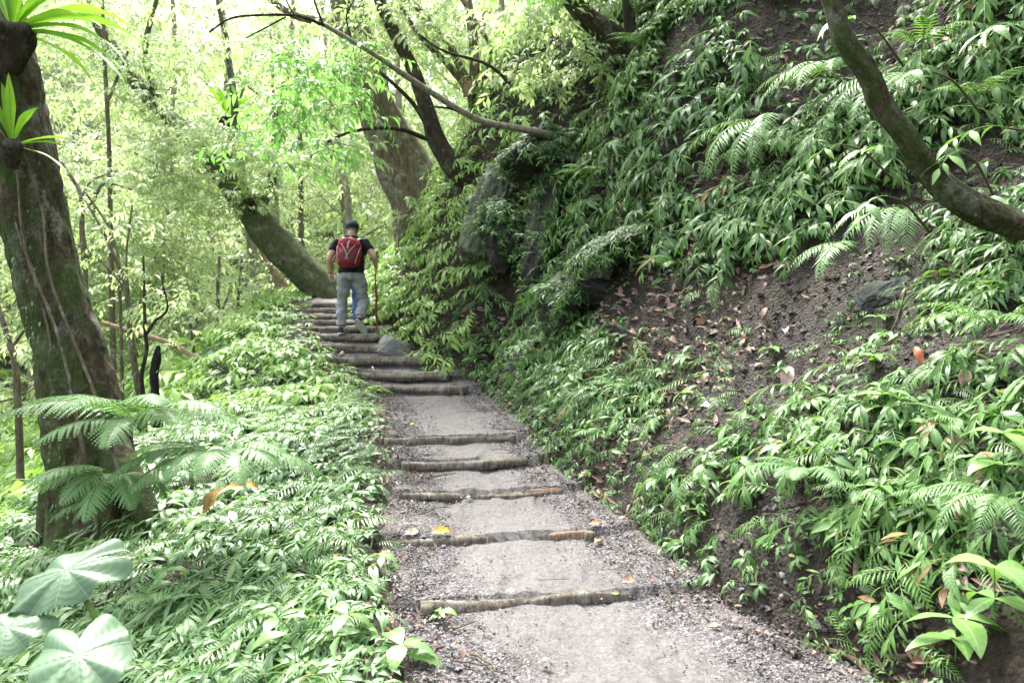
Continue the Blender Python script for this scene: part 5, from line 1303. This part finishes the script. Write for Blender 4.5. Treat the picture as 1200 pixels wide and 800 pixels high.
    if cap:
        cm_ = MB()
        chain(cm_, [(h[0], h[1] - .022, h[2] + .0, .089, .1), (h[0], h[1] - .014, h[2] + .04, .092, .112), (h[0], h[1] - .006, h[2] + .085, .084, .1), (h[0], h[1] - .004, h[2] + .115, .06, .075), (h[0], h[1], h[2] + .13, .012, .014)], 16, 24)
        c = cm_.build('cap', capm, man)
        mb = MB(); br = []
        for k in range(9):
            a = R(-62 + 124 * k / 8); br.append((h[0] + math.sin(a) * .084, h[1] + math.cos(a) * .09, h[2] + .035)); br.append((h[0] + math.sin(a) * .08, h[1] + math.cos(a) * .09 + .075 * math.cos(a * .9), h[2] + .018))
        V = np.array(br); V = np.vstack([V, V - [0, 0, .004]]); q = []
        for k in range(8): q += [(2 * k, 2 * k + 2, 2 * k + 3, 2 * k + 1), (18 + 2 * k, 18 + 2 * k + 1, 18 + 2 * k + 3, 18 + 2 * k + 2), (2 * k + 1, 2 * k + 3, 18 + 2 * k + 3, 18 + 2 * k + 1)]
        mb.add(V, q); mb.build('brim', capm, c)
    for s in (-1, 1):
        e = MB(); ball(e, (h[0] + s * .03, h[1] + .083, h[2] + .012), .011, 8); e.build('eye', simple_mat('eye', (.05, .04, .035), .2, .5, .1), man)
    return man
pose = dict(lean=0, head=(0, .17, 1.6),
    lsh=(-.185, .04, 1.40), lel=(-.29, -.06, 1.14), lwr=(-.3, .06, .92), lhd=(.02, .1, -1),
    rsh=(.185, .04, 1.40), rel=(.32, -.07, 1.17), rwr=(.325, .13, 1.02), rhd=(0.02, .35, -1), rgrip=True,
    lhp=(-.09, 0, .87), lkn=(-.14, .07, .48), lan=(-.145, .0, .09), lheel=(-.145, -.05, 0.0), ltoe=(-.17, .15, 0.0), lup=(0, 0, 1),
    rhp=(.09, 0, .87), rkn=(.165, .09, .50), ran=(.13, -.20, .24), rheel=(.115, -.27, .19), rtoe=(.2, -.15, .015), rup=(-.25, .75, .5))
pose['rup'] = tuple(np.array([0.0, .78, .55]) / 1.0)
org = P(412, 391, 12.03); org[2] = float(zpath(org[0], org[1])) + .005
man = build_person('person in black shirt and grey trousers climbing the steps, seen from behind', tuple(org), R(4), 1.03, pose, dict(trousers=trousm, shirt=shirtm, shoe=darkshoe, sole=solem), 'hikers')
# wristwatch
wt = MB(); chain(wt, [(-.299, .05, .95, .031, .027), (-.3, .057, .925, .03, .026)], 4, 16); wt.build('watch', watchm, man)
Mm = Matrix.Translation(Vector(org)) @ Matrix.Rotation(R(4), 4, 'Z') @ Matrix.Scale(1.03, 4)
def on_man(p): return Mm @ Vector(p)
# backpack
bp = thing('backpack', 'red backpack with grey straps on the hiker\'s back', 'backpack', tuple(on_man((0, -.13, 1.2)))); bp.rotation_euler = (R(-9), R(4), R(2)); bp.scale = (1.03,) * 3
m1 = MB(); chain(m1, [(0, -.08, -.215, .1, .05), (0, -.085, -.19, .155, .085), (0, -.09, -.08, .185, .1), (0, -.085, .05, .185, .095), (0, -.075, .15, .165, .085), (0, -.06, .2, .12, .065), (0, -.05, .23, .05, .03)], 22, 22)
o = m1.build('bag', packm, bp); remesh(o, .009, 2); tx = bpy.data.textures.new('pack folds', 'CLOUDS'); tx.noise_scale = .07; d = o.modifiers.new('folds', 'DISPLACE'); d.texture = tx; d.strength = .02
m1 = MB(); chain(m1, [(0, -.165, -.2, .09, .03), (0, -.18, -.15, .13, .045), (0, -.185, -.05, .14, .045), (0, -.175, .02, .12, .035)], 12, 18); o = m1.build('front_pocket', packd, bp); remesh(o, .009, 2)
m1 = MB(); chain(m1, [(.01, -.1, .17, .13, .085), (0, -.12, .13, .17, .075), (0, -.16, .08, .14, .035)], 10, 18); o = m1.build('top_flap', packm, bp); remesh(o, .009, 2)
for c in ([(-.1, -.19, .1), (-.02, -.235, -.02), (.02, -.235, -.14)], [(.1, -.19, .1), (.03, -.235, -.02), (-.02, -.235, -.14)], [(-.17, -.12, .08), (-.15, -.2, -.05), (-.12, -.18, -.18)], [(.17, -.12, .08), (.15, -.2, -.05), (.12, -.18, -.18)]):
    q = smoothpts([(*k, .007) for k in c], 12); mb = MB(); mb.add(*tubev(q[:, :3], q[:, 3], 6)); mb.build('cord', greym, bp)
for s in (-1, 1):
    c = smoothpts([(s * .09, -.04, .19, .019, .006), (s * .115, -.005, .24, .02, .006), (s * .125, .06, .262, .02, .006), (s * .13, .14, .24, .02, .006), (s * .14, .2, .14, .02, .006), (s * .15, .2, 0, .018, .006)], 22)
    mb = MB(); chain(mb, c, 22, 10); mb.build('shoulder_strap', whitem, bp)
q = smoothpts([(-.03, -.05, .225, .006), (0, -.06, .26, .006), (.03, -.05, .225, .006)], 10); mb = MB(); mb.add(*tubev(q[:, :3], q[:, 3], 8)); mb.build('grab_handle', whitem, bp)
mb = MB(); chain(mb, [(.02, -.2, .16, .012, .012), (.0, -.215, .09, .014, .01), (.01, -.23, .03, .01, .008)], 8, 8); mb.build('buckle', greym, bp)
# walking stick
hp_ = np.array(on_man((.35, .165, .95)))
gb = np.array(on_man((.37, .1, 0))); gb[2] = float(zpath(gb[0], gb[1])) - .01
dirs = (hp_ - gb); topp = hp_ + dirs / np.linalg.norm(dirs) * .09
st = thing('walking_stick', 'knobbly reddish walking stick in the hiker\'s right hand', 'walking stick', (0, 0, 0))
k = [(*(gb * (1 - t) + topp * t + np.array([.008 * math.sin(t * 14), 0, 0])), rr) for t, rr in ((0, .011), (.2, .014), (.35, .019), (.45, .017), (.55, .024), (.65, .018), (.8, .014), (.92, .014), (1, .017))]
limb('shaft', k, stickm, st, 10, 40, .25, 3, 22)
for t, dx in ((.55, .05), (.62, -.045), (.47, .035)):
    p0 = gb * (1 - t) + topp * t; limb('knot', [(*p0, .014), (*(p0 + [dx * .6, -.005, .015]), .011), (*(p0 + [dx, -.01, .035]), .005)], stickm, st, 8, 8, .2, 3, 22)
# second hiker, mostly hidden by the first
pose2 = dict(pose); pose2.update(head=(0, .11, 1.6), rwr=(.16, .16, .95), rel=(.2, .0, 1.14), rhd=(0, .1, -1), rgrip=None,
    rkn=(.1, .05, .48), ran=(.1, -.03, .09), rheel=(.1, -.08, 0), rtoe=(.12, .12, 0), rup=(0, 0, 1))
o2 = P(411, 384, 12.62); o2[2] = float(zpath(o2[0], o2[1]))
build_person('person in blue jeans and pale shoes hidden in front of the first hiker', tuple(o2), R(3), .93, pose2, dict(trousers=jeans, shirt=shirtm, shoe=shoem, sole=solem), 'hikers', cap=False)

HAZE = 0
if HAZE:
    hv = np.array([(a, b, c) for a in (-65, 36) for b in (-32, 92) for c in (-7, 48)], float)
    hb = MB(); hb.add(hv, [(0, 1, 3, 2), (4, 6, 7, 5), (0, 4, 5, 1), (2, 3, 7, 6), (0, 2, 6, 4), (1, 5, 7, 3)])
    hm_, ntt, outt = new_mat('haze air'); vp = nd(ntt, 'ShaderNodeVolumePrincipled'); vp.inputs['Density'].default_value = HAZE; vp.inputs['Color'].default_value = (.95, .97, 1, 1); vp.inputs['Anisotropy'].default_value = .3
    ntt.links.new(vp.outputs[0], outt.inputs['Volume'])
    tag(hb.build('haze', hm_, smooth=False), 'thin pale forest haze', kind='stuff')
# ------------------------------------------------------------------ light, sky, camera
AZ, EL_ = R(-28), R(58)
w = bpy.data.worlds.new('World'); SC.world = w; w.use_nodes = True
nt = w.node_tree; bg = nt.nodes['Background']
sky = nt.nodes.new('ShaderNodeTexSky'); sky.sky_type = 'NISHITA'; sky.sun_disc = False; sky.sun_elevation = EL_; sky.sun_rotation = AZ
sky.air_density = 1.0; sky.dust_density = 6.0; sky.ozone_density = 1.0
hs = nt.nodes.new('ShaderNodeHueSaturation'); hs.inputs['Saturation'].default_value = .35
nt.links.new(sky.outputs[0], hs.inputs['Color']); nt.links.new(hs.outputs[0], bg.inputs[0]); bg.inputs[1].default_value = .15
sd = bpy.data.lights.new('sun', 'SUN'); sd.energy = 1.5; sd.angle = R(16); sd.color = (1, .96, .9)
so = bpy.data.objects.new('sun', sd); COL.objects.link(so)
to = Vector((math.sin(AZ) * math.cos(EL_), math.cos(AZ) * math.cos(EL_), math.sin(EL_)))
so.rotation_euler = to.to_track_quat('Z', 'Y').to_euler(); so.location = (0, 0, 30)
cd = bpy.data.cameras.new('camera'); cam = bpy.data.objects.new('camera', cd); COL.objects.link(cam); SC.camera = cam
cd.lens = 27; cd.sensor_width = 36; cam.location = (0, 0, CAMZ); cam.rotation_euler = (R(90) - PITCH, 0, 0); cd.clip_end = 500; cd.clip_start = .05
cd.dof.use_dof = True; cd.dof.focus_distance = 5.5; cd.dof.aperture_fstop = 3.5
SC.view_settings.view_transform = 'Standard'; SC.view_settings.look = 'None'; SC.view_settings.gamma = 1; SC.view_settings.exposure = 2.5
SC.view_settings.use_curve_mapping = False
c = SC.cycles; c.use_denoising = True; c.max_bounces = 6; c.diffuse_bounces = 3; c.glossy_bounces = 2; c.transmission_bounces = 4; c.transparent_max_bounces = 4
c.use_adaptive_sampling = True; c.adaptive_threshold = .015; c.caustics_reflective = False; c.caustics_refractive = False
